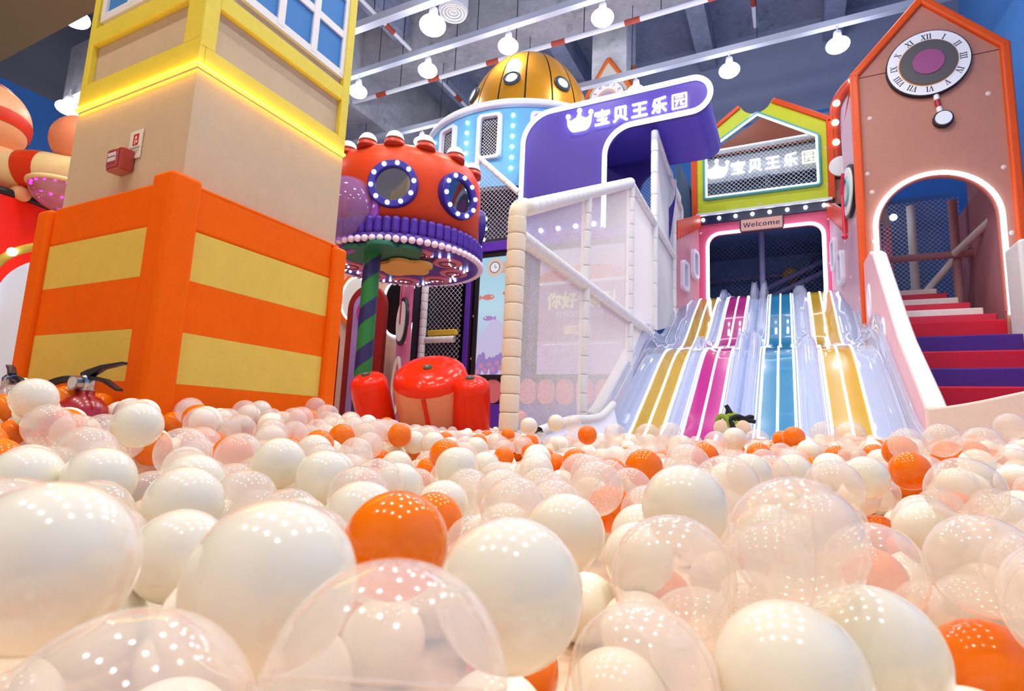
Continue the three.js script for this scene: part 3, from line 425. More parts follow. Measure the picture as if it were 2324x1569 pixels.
// ---------- purple sign with light border ----------
const logoParts = (parent, x0, y0, W, z, mat, matY) => {
  // crown and five characters drawn as rounded strokes in a 0..10 box, y up
  const T = {
    bao: [[[5, 10], [5, 9]], [[0.6, 7.4], [0.6, 8.8], [9.4, 8.8], [9.4, 7.4]], [[2, 6.6], [8, 6.6]], [[2.2, 4], [7.8, 4]], [[5, 6.6], [5, 0.8]], [[0.8, 0.8], [9.2, 0.8]], [[6.8, 2.8], [7.6, 2]]],
    bei: [[[2, 3.4], [2, 9.4], [8, 9.4], [8, 3.4]], [[5, 7.6], [5, 4.6], [1, 0.4]], [[5.6, 3], [9, 0.4]]],
    wang: [[[1, 9], [9, 9]], [[1.6, 5], [8.4, 5]], [[0.6, 0.8], [9.4, 0.8]], [[5, 9], [5, 0.8]]],
    le: [[[8.4, 9.6], [2.4, 8.8], [1.6, 5.2], [9, 5.2]], [[5, 7.2], [5, 0.6], [4, 1]], [[3, 3.6], [1.2, 1]], [[7, 3.6], [8.8, 1]]],
    yuan: [[[1, 0.6], [1, 9.4], [9, 9.4], [9, 0.6], [1, 0.6]], [[3, 7.6], [7, 7.6]], [[2.6, 5.6], [7.4, 5.6]], [[4.2, 5.4], [3, 2.4]], [[6, 5.4], [6, 2.6], [7.4, 2.6]]],
  };
  const draw = (name, list, ox, oy, s, r, m) => { const gs = []; for (const l of list) { for (let i = 0; i < l.length; i++) { const a = V3(ox + l[i][0] * s / 10, oy + l[i][1] * s / 10, z); gs.push(sphere(r, 10, 8).translate(a.x, a.y, a.z)); if (i) { const b = V3(ox + l[i - 1][0] * s / 10, oy + l[i - 1][1] * s / 10, z); gs.push(rod(a, b, r, 10)); } } } part(parent, name, merge(gs), m); };
  const s = W * 0.128;
  const cr = new THREE.Shape(); const q = W * 0.21; cr.moveTo(x0, y0 + q * 0.62); cr.quadraticCurveTo(x0 + q * 0.16, y0 + q * 0.36, x0 + q * 0.3, y0 + q * 0.52); cr.quadraticCurveTo(x0 + q * 0.4, y0 + q * 0.5, x0 + q * 0.46, y0 + q * 0.75); cr.lineTo(x0 + q * 0.54, y0 + q * 0.75); cr.quadraticCurveTo(x0 + q * 0.6, y0 + q * 0.5, x0 + q * 0.7, y0 + q * 0.52); cr.quadraticCurveTo(x0 + q * 0.84, y0 + q * 0.36, x0 + q, y0 + q * 0.62); cr.quadraticCurveTo(x0 + q * 1.02, y0 + q * 0.05, x0 + q * 0.72, y0); cr.lineTo(x0 + q * 0.28, y0); cr.quadraticCurveTo(x0 - q * 0.02, y0 + q * 0.05, x0, y0 + q * 0.62);
  const gs = [ext(cr, 0.04, 0.008, 8).translate(0, 0, z - 0.02)]; for (const [a, b] of [[0.02, 0.7], [0.5, 0.86], [0.98, 0.7]]) gs.push(sphere(q * 0.1, 12, 8).translate(x0 + q * a, y0 + q * b, z)); part(parent, 'crown_emblem_light', merge(gs), mat);
  ['bao', 'bei', 'wang', 'le', 'yuan'].forEach((c, i) => draw('letter_light', T[c], x0 + W * 0.24 + i * W * 0.155, y0 + s * 0.05, s, s * (c === 'yuan' ? 0.055 : 0.08), c === 'yuan' ? matY : mat));
};
{
  const z = -7.1, g = thing('purple_sign', 'purple arm-shaped sign with glowing white border and lettering', 'sign'), pur = vinyl(0x4a3a94, 0.4);
  const s = new THREE.Shape(); s.moveTo(-3.55, 3.12); s.lineTo(-2.26, 3.12); s.lineTo(-2.26, 4.2); s.absarc(-1.87, 4.2, 0.39, Math.PI, Math.PI / 2, true); s.lineTo(-1.08, 4.59); s.absarc(-1.08, 4.83, 0.24, -Math.PI / 2, Math.PI / 2); s.lineTo(-3.1, 5.07); s.absarc(-3.1, 4.62, 0.45, Math.PI / 2, Math.PI); s.lineTo(-3.55, 3.12);
  part(g, 'sign_face', ext(s, 0.1), pur, [0, 0, z - 0.1]);
  const arm = new THREE.Shape(); arm.moveTo(-2.6, 4.62); arm.lineTo(-1.08, 4.62); arm.absarc(-1.08, 4.83, 0.21, -Math.PI / 2, Math.PI / 2); arm.lineTo(-2.6, 5.04);
  part(g, 'arm_box', ext(arm, 1.35, 0, 24), vinyl(0x5c4acc, 0.4), [0, 0, z - 1.45]);
  const border = s.getSpacedPoints(160).filter((p) => p.y > 3.13).map((p) => V3(p.x, p.y, z + 0.03));
  part(g, 'border_light', tubeOf(border, 0.036, false, 320), neonWhite);
  part(g, 'border_channel', ext((() => { const o = s.clone(); return o; })(), 0.02), pur, [0, 0, z]);
  logoParts(g, -2.82, 4.64, 1.72, z + 0.06, glow(0xeaf2ff, 6.5), glow(0xfff3c4, 6.5));
  const l = new THREE.RectAreaLight(0xdfe8ff, 5, 1.6, 0.25); l.position.set(-1.95, 4.8, z + 0.12); l.rotation.y = Math.PI; g.add(l);
  for (let i = 0; i < 5; i++) part(g, 'bulb', sphere(0.035, 12, 8), bulbWhite, [-3.45 + i * 0.266, 3.2, z + 0.06]);
  const b = g;
  part(b, 'panel', ext(poly([[-2.6, 3.1], [-1.62, 3.1], [-1.62, 4.9], [-2.6, 4.9]], [(() => { const h = new THREE.Path(); h.absellipse(-1.78, 4.05, 0.28, 0.36, 0, 2 * Math.PI, true); return h; })()]), 0.06), vinyl(0x43308a, 0.45), [0, 0, -8.3]);
  part(b, 'net', netGeo(V3(-2.1, 3.6, -8.32), V3(0.48, 0, 0), V3(0, 0.9, 0), 0.04, 0.003), cordMat);
}
// ---------- blue round tower with golden dome ----------
{
  const CX = -4.55, CZ = -9.3, R = 1.93, toCam = Math.atan2(-CX, -CZ), g = thing('round_tower', 'pale blue round tower with white windows and bulb columns', 'tower', [CX, 0, CZ]), az = (a, r, y) => [Math.sin(toCam + a) * r, y, Math.cos(toCam + a) * r];
  // wall with real window openings: panels between windows
  const blue = vinyl(0x6fb4e2, 0.4), y0 = 4.2, y1 = 5.57, wa = 0.16, win = [-1.26, -0.8, -0.34, 0.12, 0.58, 1.04], wy0 = 4.72, wy1 = 5.42;
  const arc = (a0, a1, ya, yb, rr = R) => new THREE.CylinderGeometry(rr, rr, yb - ya, Math.max(4, Math.round((a1 - a0) * 24)), 1, true, toCam + a0, a1 - a0).translate(0, (ya + yb) / 2, 0);
  const dbl = blue.clone(); dbl.side = THREE.DoubleSide;
  const seg = [arc(-Math.PI, Math.PI, y0, wy0), arc(-Math.PI, Math.PI, wy1, y1)]; let a = -Math.PI; for (const w of [...win, null]) { const e = w === null ? Math.PI : w - wa / 2; seg.push(arc(a, e, wy0, wy1)); a = w === null ? 0 : w + wa / 2; }
  part(g, 'tower_wall', merge(seg), dbl);
  part(g, 'top_ring', lathe([[R - 0.1, y1], [R + 0.06, y1 - 0.01], [R + 0.08, y1 + 0.05], [R + 0.05, y1 + 0.12], [R - 0.1, y1 + 0.13], [0.9, y1 + 0.14]], 72), M(0xdfe2f0, 0.4));
  part(g, 'tower_floor', lathe([[0, y0 - 0.12], [R - 0.05, y0 - 0.1], [R, y0], [0, y0 + 0.02]], 60), vinyl(0x5a5468, 0.5));
  part(g, 'inner_drum', new THREE.CylinderGeometry(1.3, 1.3, 1.35, 32, 1, true), M(0x6a6678, 0.8), [0, 4.9, 0]);
  for (const w of win) {
    const p = new THREE.Group(); p.name = 'window'; p.position.set(...az(w, R + 0.005, 5.07)); p.rotation.y = toCam + w; g.add(p);
    part(p, 'window_frame', ext((() => { const o = rrect(-0.22, -0.4, 0.22, 0.4, 0.08); o.holes.push(rrect(-0.15, -0.34, 0.15, 0.34, 0.05, THREE.Path)); return o; })(), 0.06, 0.012, 8), M(0xe2e4f2, 0.35), [0, 0, -0.02]);
    part(p, 'net', netGeo(V3(-0.15, -0.34, -0.03), V3(0.3, 0, 0), V3(0, 0.68, 0), 0.04, 0.003), cordMat);
  }
  for (const w of [-1.07, -0.565, -0.137, 0.35]) for (let i = 0; i < 6; i++) part(g, 'bulb', sphere(0.032, 12, 8), glow(0x9fdcff, 8), az(w, R + 0.02, 4.49 + i * 0.184));
  const d = thing('golden_dome', 'golden ribbed dome with lit portholes on the round tower', 'dome', [CX - 0.02, 5.7, CZ]);
  const gold = M(0xd9941c, 0.3, { metalness: 0.35 }), Rd = 1.3;
  part(d, 'dome_base', new THREE.CylinderGeometry(Rd * 1.0, Rd * 1.02, 0.12, 48), M(0x6a6a74, 0.4), [0, -0.02, 0]);
  for (let i = 0; i < 16; i++) {
    const a0 = i / 16 * 2 * Math.PI, q = new THREE.SphereGeometry(Rd, 8, 18, a0 + 0.012, Math.PI / 8 - 0.024, 0, Math.PI / 2), p = q.attributes.position;
    part(d, 'dome_gore', q.scale(1, 1.5, 1), gold, [0, 0.12, 0]);
  }
  part(d, 'dome_core', new THREE.SphereGeometry(Rd - 0.02, 48, 20, 0, 6.2832, 0, Math.PI / 2).scale(1, 1.5, 1), M(0x4a3410, 0.5), [0, 0.12, 0]);
  for (let i = 0; i < 8; i++) { const t = toCam + (i - 2.35) * 0.785, el = 0.4, v = V3(Math.sin(t) * Math.cos(el) * Rd, 0.12 + Math.sin(el) * Rd * 1.5, Math.cos(t) * Math.cos(el) * Rd), p = new THREE.Group(); p.name = 'dome_porthole'; p.position.copy(v); p.rotation.set(-0.28, t, 0, 'YXZ'); d.add(p); part(p, 'porthole_rim', new THREE.TorusGeometry(0.13, 0.035, 10, 28), M(0x2c3a44, 0.35), [0, 0, 0.02]); part(p, 'porthole_light', new THREE.CylinderGeometry(0.125, 0.125, 0.04, 28).rotateX(Math.PI / 2), glow(0xeaf6ff, 4), [0, 0, 0.02]); }
}

// ---------- white net wall beside the slide ----------
{
  const x = -1.6, g = thing('net_wall', 'white net wall on cream padded posts left of the slide', 'net wall');
  padPipe(g, V3(x, FL, -3.15), V3(x, 1.74, -3.15), 0.062, 0.118, cream);
  part(g, 'corner_elbow', tubeOf([V3(x, 1.72, -3.15), V3(x, 1.78, -3.155), V3(x, 1.835, -3.2), V3(x, 1.87, -3.29)], 0.062, false, 16, 0.5), cream);
  padPipe(g, V3(x, 1.86, -3.28), V3(x, 3.22, -6.0), 0.058, 0.12, offWhite);
  padPipe(g, V3(x, 1.63, -3.2), V3(x, 1.63, -7.0), 0.052, 0.125, offWhite);
  padPipe(g, V3(x, 0.35, -4.52), V3(x, 2.44, -4.52), 0.045, 0.16, offWhite);
  padPipe(g, V3(x, 0.75, -6.02), V3(x, 3.2, -6.02), 0.045, 0.16, offWhite);
  padPipe(g, V3(x, 3.2, -6.02), V3(x, 3.12, -8.65), 0.05, 0.14, offWhite);
  padPipe(g, V3(x, 1.7, -7.25), V3(x, 4.52, -7.25), 0.05, 0.3, offWhite);
  padPipe(g, V3(x, 2.0, -8.62), V3(x, 4.4, -8.62), 0.045, 0.3, offWhite);
  padPipe(g, V3(x, 4.52, -7.3), V3(x, 4.15, -9.3), 0.04, 0.2, offWhite); padPipe(g, V3(x, 4.15, -9.3), V3(x, 2.6, -9.3), 0.04, 0.2, offWhite);
  const cell = 0.0135, r = 0.0015;
  const slideY = (z) => z > -5.4 ? 0.35 : z > -6.9 ? 0.35 + (-5.4 - z) * 0.85 : 1.6 + (-6.9 - z) * 0.24;
  part(g, 'net', netGeo(V3(x, FL + 0.15, -3.2), V3(0, 0, -2.8), V3(0, 3.0, 0), cell, r, (s, t) => t + 0.25 < 1.8 + s * 0.5 && t + 0.25 > slideY(-3.2 - s) - 0.05), cordMat);
  part(g, 'net', netGeo(V3(x, 1.0, -6.04), V3(0, 0, -2.55), V3(0, 3.5, 0), 0.016, 0.0022, (s, t) => { const z = -6.04 - s, y = t + 1.0; return y > slideY(z) && (z < -7.25 ? y < 4.5 : y < 3.2); }), cordMat);
  part(g, 'net', netGeo(V3(x, 1.5, -8.62), V3(0, 0, -0.68), V3(0, 2.9, 0), 0.018, 0.0024), cordMat);
}

// ---------- four lane slide ----------
{
  const prof = new THREE.CatmullRomCurve3([[-10.3, 2.7], [-9.75, 2.68], [-9.35, 2.47], [-8.9, 2.2], [-8.5, 1.93], [-8.1, 1.68], [-7.75, 1.53], [-7.3, 1.445], [-6.95, 1.4], [-6.65, 1.29], [-6.3, 1.09], [-5.9, 0.83], [-5.5, 0.58], [-5.1, 0.34], [-4.6, 0.2], [-4.1, 0.16]].map(([z, y]) => V3(0, y, z)), false, 'catmullrom', 0.5).getSpacedPoints(110);
  // sweep an open cross section (x, height above the bed) along the profile
  function sweep(cs, amp = () => 1, P = prof) {
    const pos = [], uv = [], idx = [], n = cs.length;
    P.forEach((p, i) => { const t = P[Math.min(i + 1, P.length - 1)].clone().sub(P[Math.max(i - 1, 0)]).normalize(), ny = V3(0, t.z * -1, t.y).multiplyScalar(-1); const up = V3(0, Math.abs(t.z), t.y * (t.z > 0 ? -1 : 1)); cs.forEach(([x, h], k) => { pos.push(x, p.y + up.y * h * amp(p.z), p.z + up.z * h * amp(p.z)); uv.push(x, i * 0.06); }); });
    for (let i = 0; i < P.length - 1; i++) for (let k = 0; k < n - 1; k++) { const a = i * n + k, b = a + n; idx.push(a, a + 1, b, a + 1, b + 1, b); }
    const g = new THREE.BufferGeometry(); g.setAttribute('position', new THREE.Float32BufferAttribute(pos, 3)); g.setAttribute('uv', new THREE.Float32BufferAttribute(uv, 2)); g.setIndex(idx); g.computeVertexNormals(); return g;
  }
  const strip = (x0, x1, h, t = 0.01) => sweep([[x0, h - t], [x0, h], [x1, h], [x1, h - t]]);
  const g = thing('rainbow_slide', 'four lane acrylic slide with yellow, magenta and blue lanes and light strips', 'slide');
  part(g, 'slide_bed', sweep([[-1.6, -0.05], [0.83, -0.05], [0.83, -0.09], [-1.6, -0.09], [-1.6, -0.05]]), M(0xb4c0d8, 0.3, { side: THREE.DoubleSide }));
  const lanes = [[-1.349, -1.064, 0xc49c00, 'yellow_lane'], [-0.885, -0.595, 0xbb2480, 'magenta_lane'], [-0.262, 0.028, 0x2480ac, 'blue_lane'], [0.29, 0.579, 0xc49c00, 'yellow_lane']];
  for (const [a, b, c, n] of lanes) {
    const lane = part(g, n, strip(a, b, 0.0), M(c, 0.22, { clearcoat: 1, clearcoatRoughness: 0.04, side: THREE.DoubleSide }));
    for (const x of [a, (a + b) / 2, b]) part(lane, 'led_strip', strip(x - 0.011, x + 0.011, 0.008, 0.02), slideLed);
  }
  const acr = new THREE.MeshPhysicalMaterial({ color: 0xe4eaf8, roughness: 0.05, transmission: 0.66, thickness: 0, ior: 1.5, side: THREE.DoubleSide });
  const hump = (x0, x1, h) => { const o = []; for (let i = 0; i <= 14; i++) { const t = i / 14; o.push([x0 + (x1 - x0) * t, h * Math.pow(Math.sin(Math.PI * t), 0.55)]); } return o; };
  const crest = (z) => 1 + 0.6 * Math.exp(-(((z + 7.0) / 0.36) ** 2)), topRise = (k) => (z) => crest(z) + k * Math.exp(-(((z + 9.95) / 0.42) ** 2));
  part(g, 'divider', sweep(hump(-1.045, -0.905, 0.085), topRise(0.6)), acr); part(g, 'divider', sweep(hump(0.05, 0.27, 0.085), topRise(0.6)), acr);
  part(g, 'divider', sweep(hump(-0.57, -0.43, 0.12), topRise(1.0)), acr); part(g, 'divider', sweep(hump(-0.425, -0.285, 0.12), topRise(1.0)), acr);
  const wallL = []; for (let i = 0; i <= 12; i++) { const t = i / 12; wallL.push([-1.335 - 0.24 * Math.sin(t * Math.PI / 2), 0.2 * Math.pow(t, 2.2)]); } wallL.push([-1.6, 0.215], [-1.62, 0.19]);
  part(g, 'side_wall', sweep(wallL, topRise(1.0)), acr); part(g, 'side_wall', sweep(wallL.map(([x, h]) => [-0.77 - x, h]), topRise(1.0)), acr);
  for (const [x, h, k] of [[-1.0, 0.088, 0.6], [-0.95, 0.088, 0.6], [0.11, 0.088, 0.6], [0.21, 0.088, 0.6], [-0.53, 0.123, 1.0], [-0.47, 0.123, 1.0], [-0.385, 0.123, 1.0], [-0.325, 0.123, 1.0], [-1.46, 0.03, 0], [-1.54, 0.1, 1.0], [0.69, 0.03, 0], [0.77, 0.1, 1.0]]) part(g, 'acrylic_ridge', sweep([[x - 0.006, h - 0.004], [x - 0.003, h + 0.006], [x + 0.003, h + 0.006], [x + 0.006, h - 0.004]], topRise(k)), acr);
  const edgeL = prof.filter((p) => p.z > -7.2 && p.z < -4.9);
  // padded cream edge along the net wall
  const e = thing('padded_edge', 'cream padded edge roll between the net wall and the slide', 'padding'), pts = edgeL.filter((_, i) => i % 2 === 0);
  for (let i = 0; i < pts.length - 1; i++) padPipe(e, V3(-1.665, pts[i].y + 0.2, pts[i].z + 0.04), V3(-1.665, pts[i + 1].y + 0.2, pts[i + 1].z + 0.04), 0.055, 0.2, offWhite);
  // run-out lip at the foot of the slide
  const lip = thing('run_out_lip', 'low white lip curving out from the slide foot', 'slide lip'); part(lip, 'lip', tubeOf([V3(-1.53, 0.62, -5.2), V3(-1.51, 0.5, -4.8), V3(-1.49, 0.455, -4.4), V3(-1.47, 0.43, -3.9), V3(-1.46, 0.34, -3.3)], 0.035, false, 40, 0.5), offWhite); part(lip, 'lip_face', (() => { const c = [V3(-1.53, 0.62, -5.2), V3(-1.51, 0.5, -4.8), V3(-1.49, 0.455, -4.4), V3(-1.47, 0.43, -3.9), V3(-1.46, 0.34, -3.3)], cv = new THREE.CatmullRomCurve3(c).getPoints(24), pos = [], idx = []; cv.forEach((p) => pos.push(p.x, p.y, p.z, p.x + 0.15, FL, p.z + 0.05)); for (let i = 0; i < 24; i++) idx.push(i * 2, i * 2 + 1, i * 2 + 2, i * 2 + 1, i * 2 + 3, i * 2 + 2); const q = new THREE.BufferGeometry(); q.setAttribute('position', new THREE.Float32BufferAttribute(pos, 3)); q.setIndex(idx); q.computeVertexNormals(); return q; })(), M(0xf0eef6, 0.3, { side: THREE.DoubleSide }));
  // end stops of the middle divider and the things left on them
  for (const [dx, l] of [[-0.52, 'cream ended foam stop left at the foot of the middle divider'], [-0.37, 'cream ended foam stop right at the foot of the middle divider']]) { const st = thing('foam_stop', l, 'foam stop', [dx, 0.43, -4.93]); part(st, 'roll', new THREE.CylinderGeometry(0.066, 0.066, 0.3, 24).rotateX(Math.PI / 2), M(0xdfe3ee, 0.3), [0, 0, -0.15]); part(st, 'end_cap', new THREE.SphereGeometry(0.07, 24, 10, 0, 6.2832, 0, Math.PI / 2).rotateX(Math.PI / 2).scale(1, 1, 0.35), vinyl(0xf2d3b4, 0.5)); }
  const cl = thing('grip_gloves', 'crumpled green and black gloves on the divider foot', 'gloves', [-0.45, 0.5, -4.98]);
  const strap = (n, p, r, m, sx = 1.6) => part(cl, n, new THREE.TubeGeometry(new THREE.CatmullRomCurve3(p.map((q) => V3(...q))), 20, r, 8), m);
  const gr = vinyl(0x8ea63a, 0.8), bk = M(0x16161e, 0.8);
  strap('green_cuff', [[-0.12, -0.02, 0.03], [-0.08, 0.03, 0.04], [-0.03, 0.0, 0.05], [-0.02, -0.06, 0.05]], 0.022, gr); strap('green_palm', [[-0.06, 0.0, 0.0], [0.0, 0.03, 0.0], [0.06, 0.01, -0.02]], 0.035, gr); strap('black_finger', [[-0.04, 0.02, 0.0], [-0.03, 0.09, 0.0], [-0.045, 0.12, 0.0]], 0.018, bk); strap('black_finger', [[-0.03, 0.1, 0], [0.0, 0.05, 0.01], [0.03, 0.02, 0.0]], 0.016, bk);
  strap('black_strap', [[0.02, -0.07, 0.07], [-0.005, 0.0, 0.06], [0.05, 0.03, 0.05], [0.1, 0.015, 0.03], [0.14, 0.03, 0.0], [0.16, 0.025, -0.02]], 0.018, bk); strap('black_strap', [[0.05, 0.0, 0.05], [0.11, 0.0, 0.03], [0.18, -0.01, 0.01]], 0.017, bk); strap('green_lining', [[0.02, -0.03, 0.05], [0.07, -0.02, 0.04], [0.12, -0.02, 0.02]], 0.02, gr);
}

// ---------- gate above the slide ----------
{
  const z = -10, g = thing('slide_gate', 'pink gate panel with light edged opening to a dark blue room', 'gate');
  const hole = rrect(-1.24, 2.2, 0.52, 3.88, 0.2, THREE.Path);
  part(g, 'panel', ext(poly([[-1.42, 1.9], [0.66, 1.9], [0.66, 4.12], [-1.42, 4.12]], [hole]), 0.06), vinyl(0xd85a7c, 0.4), [0, 0, z - 0.06]);
  part(g, 'door_light', tubeOf(rrect(-1.26, 2.55, 0.54, 3.9, 0.21).getSpacedPoints(90).map((p) => V3(p.x, p.y, z + 0.03)), 0.03, true, 180), neonWhite);
  part(g, 'bulb_board', boxMM(-1.42, 0.66, 4.1, 4.25, z - 0.05, z + 0.03), M(0x14183a, 0.35)); part(g, 'ledge', boxMM(-1.44, 0.68, 4.25, 4.29, z - 0.05, z + 0.08), M(0xdfe8ea, 0.4));
  for (let i = 0; i < 8; i++) part(g, 'bulb', sphere(0.032, 12, 8), bulbWhite, [-1.33 + i * 0.27, 4.175, z + 0.05]);
  for (const [x, y] of [[-1.38, 3.95], [0.62, 3.95], [0.62, 3.2]]) rivet(g, x, y, z);
  const w = thing('welcome_sign', 'small pink sign reading Welcome above the slide opening', 'sign', [-0.38, 3.97, z + 0.05]);
  part(w, 'border', ext(rrect(-0.345, -0.125, 0.345, 0.125, 0.06), 0.03, 0.006), M(0x3a2030, 0.4)); 
  const c = document.createElement('canvas'); c.width = 512; c.height = 184; const k = c.getContext('2d'); k.fillStyle = '#e3ac9a'; k.fillRect(0, 0, 512, 184); k.fillStyle = '#1c2348'; k.font = 'bold 104px sans-serif'; k.textAlign = 'center'; k.textBaseline = 'middle'; k.fillText('Welcome', 256, 92, 470);
  const t = new THREE.CanvasTexture(c); t.colorSpace = THREE.SRGBColorSpace; const m = new THREE.MeshStandardMaterial({ map: t, roughness: 0.45 }); m.userData.ownUv = true; part(w, 'face', new THREE.PlaneGeometry(0.64, 0.2), m, [0, 0, 0.038]);
  // room behind the gate
  const r = g, db = M(0x6484ba, 0.8);
  part(r, 'back_wall', boxMM(-1.9, 1.2, 2.0, 4.2, -12.6, -12.5), M(0x7096cc, 0.8)); part(r, 'side_wall', boxMM(-1.9, -1.8, 2.0, 4.2, -12.5, -10.1), db); part(r, 'side_wall', boxMM(1.1, 1.2, 2.0, 4.2, -12.5, -10.1), db); part(r, 'room_ceiling', boxMM(-1.9, 1.2, 4.15, 4.22, -12.6, -10.1), db); part(r, 'room_floor', boxMM(-1.9, 1.2, 2.45, 2.6, -12.6, -10.1), vinyl(0x5a5a86, 0.5));
  part(r, 'middle_post', rod(V3(-0.42, 2.6, -10.9), V3(-0.42, 4.15, -10.9), 0.05), vinyl(0x9a94c8, 0.5));
  for (const [a, b] of [[[-1.5, 2.7, -11.6], [0.9, 3.85, -11.6]], [[-1.3, 2.6, -11.5], [0.95, 3.62, -11.5]], [[-1.8, 3.6, -12.2], [1.1, 3.7, -12.2]]]) part(r, 'slanting_pipe', rod(V3(...a), V3(...b), 0.055), vinyl(0x8580b8, 0.5));
  for (const [x, y, s, c2] of [[-0.75, 3.0, 0.16, 0xd9a83a], [0.05, 3.55, 0.16, 0xd9a83a], [0.55, 3.75, 0.17, 0x5a4a9a], [0.8, 3.95, 0.15, 0xd9a83a]]) part(r, 'round_pad', sphere(s, 20, 14), vinyl(c2, 0.5), [x, y, -11.9]);
  part(r, 'net', netGeo(V3(-1.8, 2.6, -11.2), V3(2.9, 0, 0), V3(0, 1.55, 0), 0.06, 0.0024), M(0x7a86b0, 0.7));
  const cloth = (name, label, x, w2, h2, s0) => { const q = new THREE.PlaneGeometry(w2, 0.5, 24, 10).rotateX(-Math.PI / 2), p = q.attributes.position; for (let i = 0; i < p.count; i++) { const a = p.getX(i) / w2 + 0.5, b = p.getZ(i) / 0.5 + 0.5; p.setY(i, h2 * Math.sin(Math.PI * a) * (0.5 + 0.5 * Math.sin(Math.PI * b)) + 0.05 * Math.sin(a * 17 + s0) * Math.cos(b * 9 + s0 * 2) + 0.03 * Math.sin(a * 31 + b * 13)); } q.computeVertexNormals(); const n = M(0xb2a9d8, 0.7, { side: THREE.DoubleSide }); single(name, q, n, label, 'cloth', [x, 2.66, -10.45]); };
  cloth('crumpled_cloth', 'crumpled lilac cloth heap in the left of the gate opening', -1.0, 0.6, 0.22, 1); cloth('crumpled_cloth', 'flat blue lilac cloth heap in the right of the gate opening', 0.2, 0.7, 0.13, 2.3);
}
// ---------- yellow gabled house front ----------
{
  const z = -10.02, g = thing('gabled_house', 'lime yellow gabled house front with light edged window', 'house front');
  const out = new THREE.Shape(); out.moveTo(-1.47, 4.28); out.lineTo(0.66, 4.28); out.lineTo(0.68, 5.68); out.lineTo(-0.18, 6.24); out.absarc(-0.43, 6.33, 0.265, -0.35, Math.PI + 0.35, true); out.lineTo(-1.02, 5.97); out.lineTo(-1.5, 5.63); out.lineTo(-1.47, 4.28);
  const W = [[-1.3, 4.58], [-1.3, 5.49], [-0.41, 6.05], [0.52, 5.43], [0.52, 4.56]]; out.holes.push(new THREE.Path(W.map((p) => new THREE.Vector2(...p))));
  part(g, 'panel', ext(out, 0.08, 0.004), vinyl(0xc8d42c, 0.42), [0, 0, z - 0.08]);
  const or = vinyl(0xdb4f16, 0.4), edge = (a, b, w) => { const d = Math.hypot(b[0] - a[0], b[1] - a[1]), m = part(g, 'orange_edge', box(d, w, 0.12, 0, 0, 0, 0.01), or, [(a[0] + b[0]) / 2, (a[1] + b[1]) / 2, z - 0.02]); m.rotation.z = Math.atan2(b[1] - a[1], b[0] - a[0]); };
  edge([-0.16, 6.24], [0.72, 5.67], 0.09); edge([-1.54, 5.62], [-0.7, 6.24], 0.07); edge([0.69, 5.68], [0.68, 4.28], 0.1); edge([-1.49, 5.6], [-1.48, 4.28], 0.1);
  part(g, 'window_frame', tubeOf([...W.map((p) => V3(p[0], p[1], z + 0.02))], 0.035, true, 160), M(0x5aa9a4, 0.35));
  part(g, 'window_light', tubeOf(W.map(([x, y]) => V3(x * 0.97 - 0.012, (y - 5.2) * 0.96 + 5.2, z + 0.04)), 0.018, true, 160), glow(0xd4f2ff, 5));
  for (const [x, y] of [[0.62, 5.2], [0.62, 4.55], [-1.42, 4.4], [-0.4, 4.36], [-1.44, 5.1]]) rivet(g, x, y, z);
  part(g, 'net', netGeo(V3(-1.35, 4.5, z - 0.3), V3(1.95, 0, 0), V3(0, 1.15, 0), 0.055, 0.0026), cordMat);
  const r = g;
  part(r, 'back_wall', boxMM(-1.8, 1.1, 4.3, 6.7, -11.7, -11.6), M(0x3c546e, 0.8)); part(r, 'side_wall', boxMM(-1.85, -1.75, 4.3, 5.4, -11.7, -10.15), M(0x3c546e, 0.8)); part(r, 'side_wall', boxMM(1.0, 1.1, 4.3, 5.4, -11.7, -10.15), M(0x3c546e, 0.8)); part(r, 'brown_gable', ext(poly([[-1.5, 5.98], [1.0, 5.98], [-0.3, 6.7]]), 0.06), vinyl(0x6e3826, 0.5), [0, 0, -11.3]); part(r, 'sign_band', boxMM(-1.7, 0.95, 5.36, 5.86, -11.2, -11.12), M(0x8f96a2, 0.5)); part(r, 'roof_pipe', rod(V3(-1.7, 5.98, -11.05), V3(0.95, 5.98, -11.05), 0.05), M(0xd8d8e0, 0.5)); part(r, 'post', rod(V3(-0.3, 4.3, -11.1), V3(-0.3, 5.36, -11.1), 0.05), M(0x2a3a4a, 0.6));  // gable brown darkened, painting in shade that no roof casts here
  const s2 = thing('inner_sign', 'glowing crown and lettering seen behind the house window', 'sign'); logoParts(s2, -1.42, 5.44, 1.98, -11.06, glow(0xf2f8ff, 2.6), glow(0xfff6cc, 2.6));
}
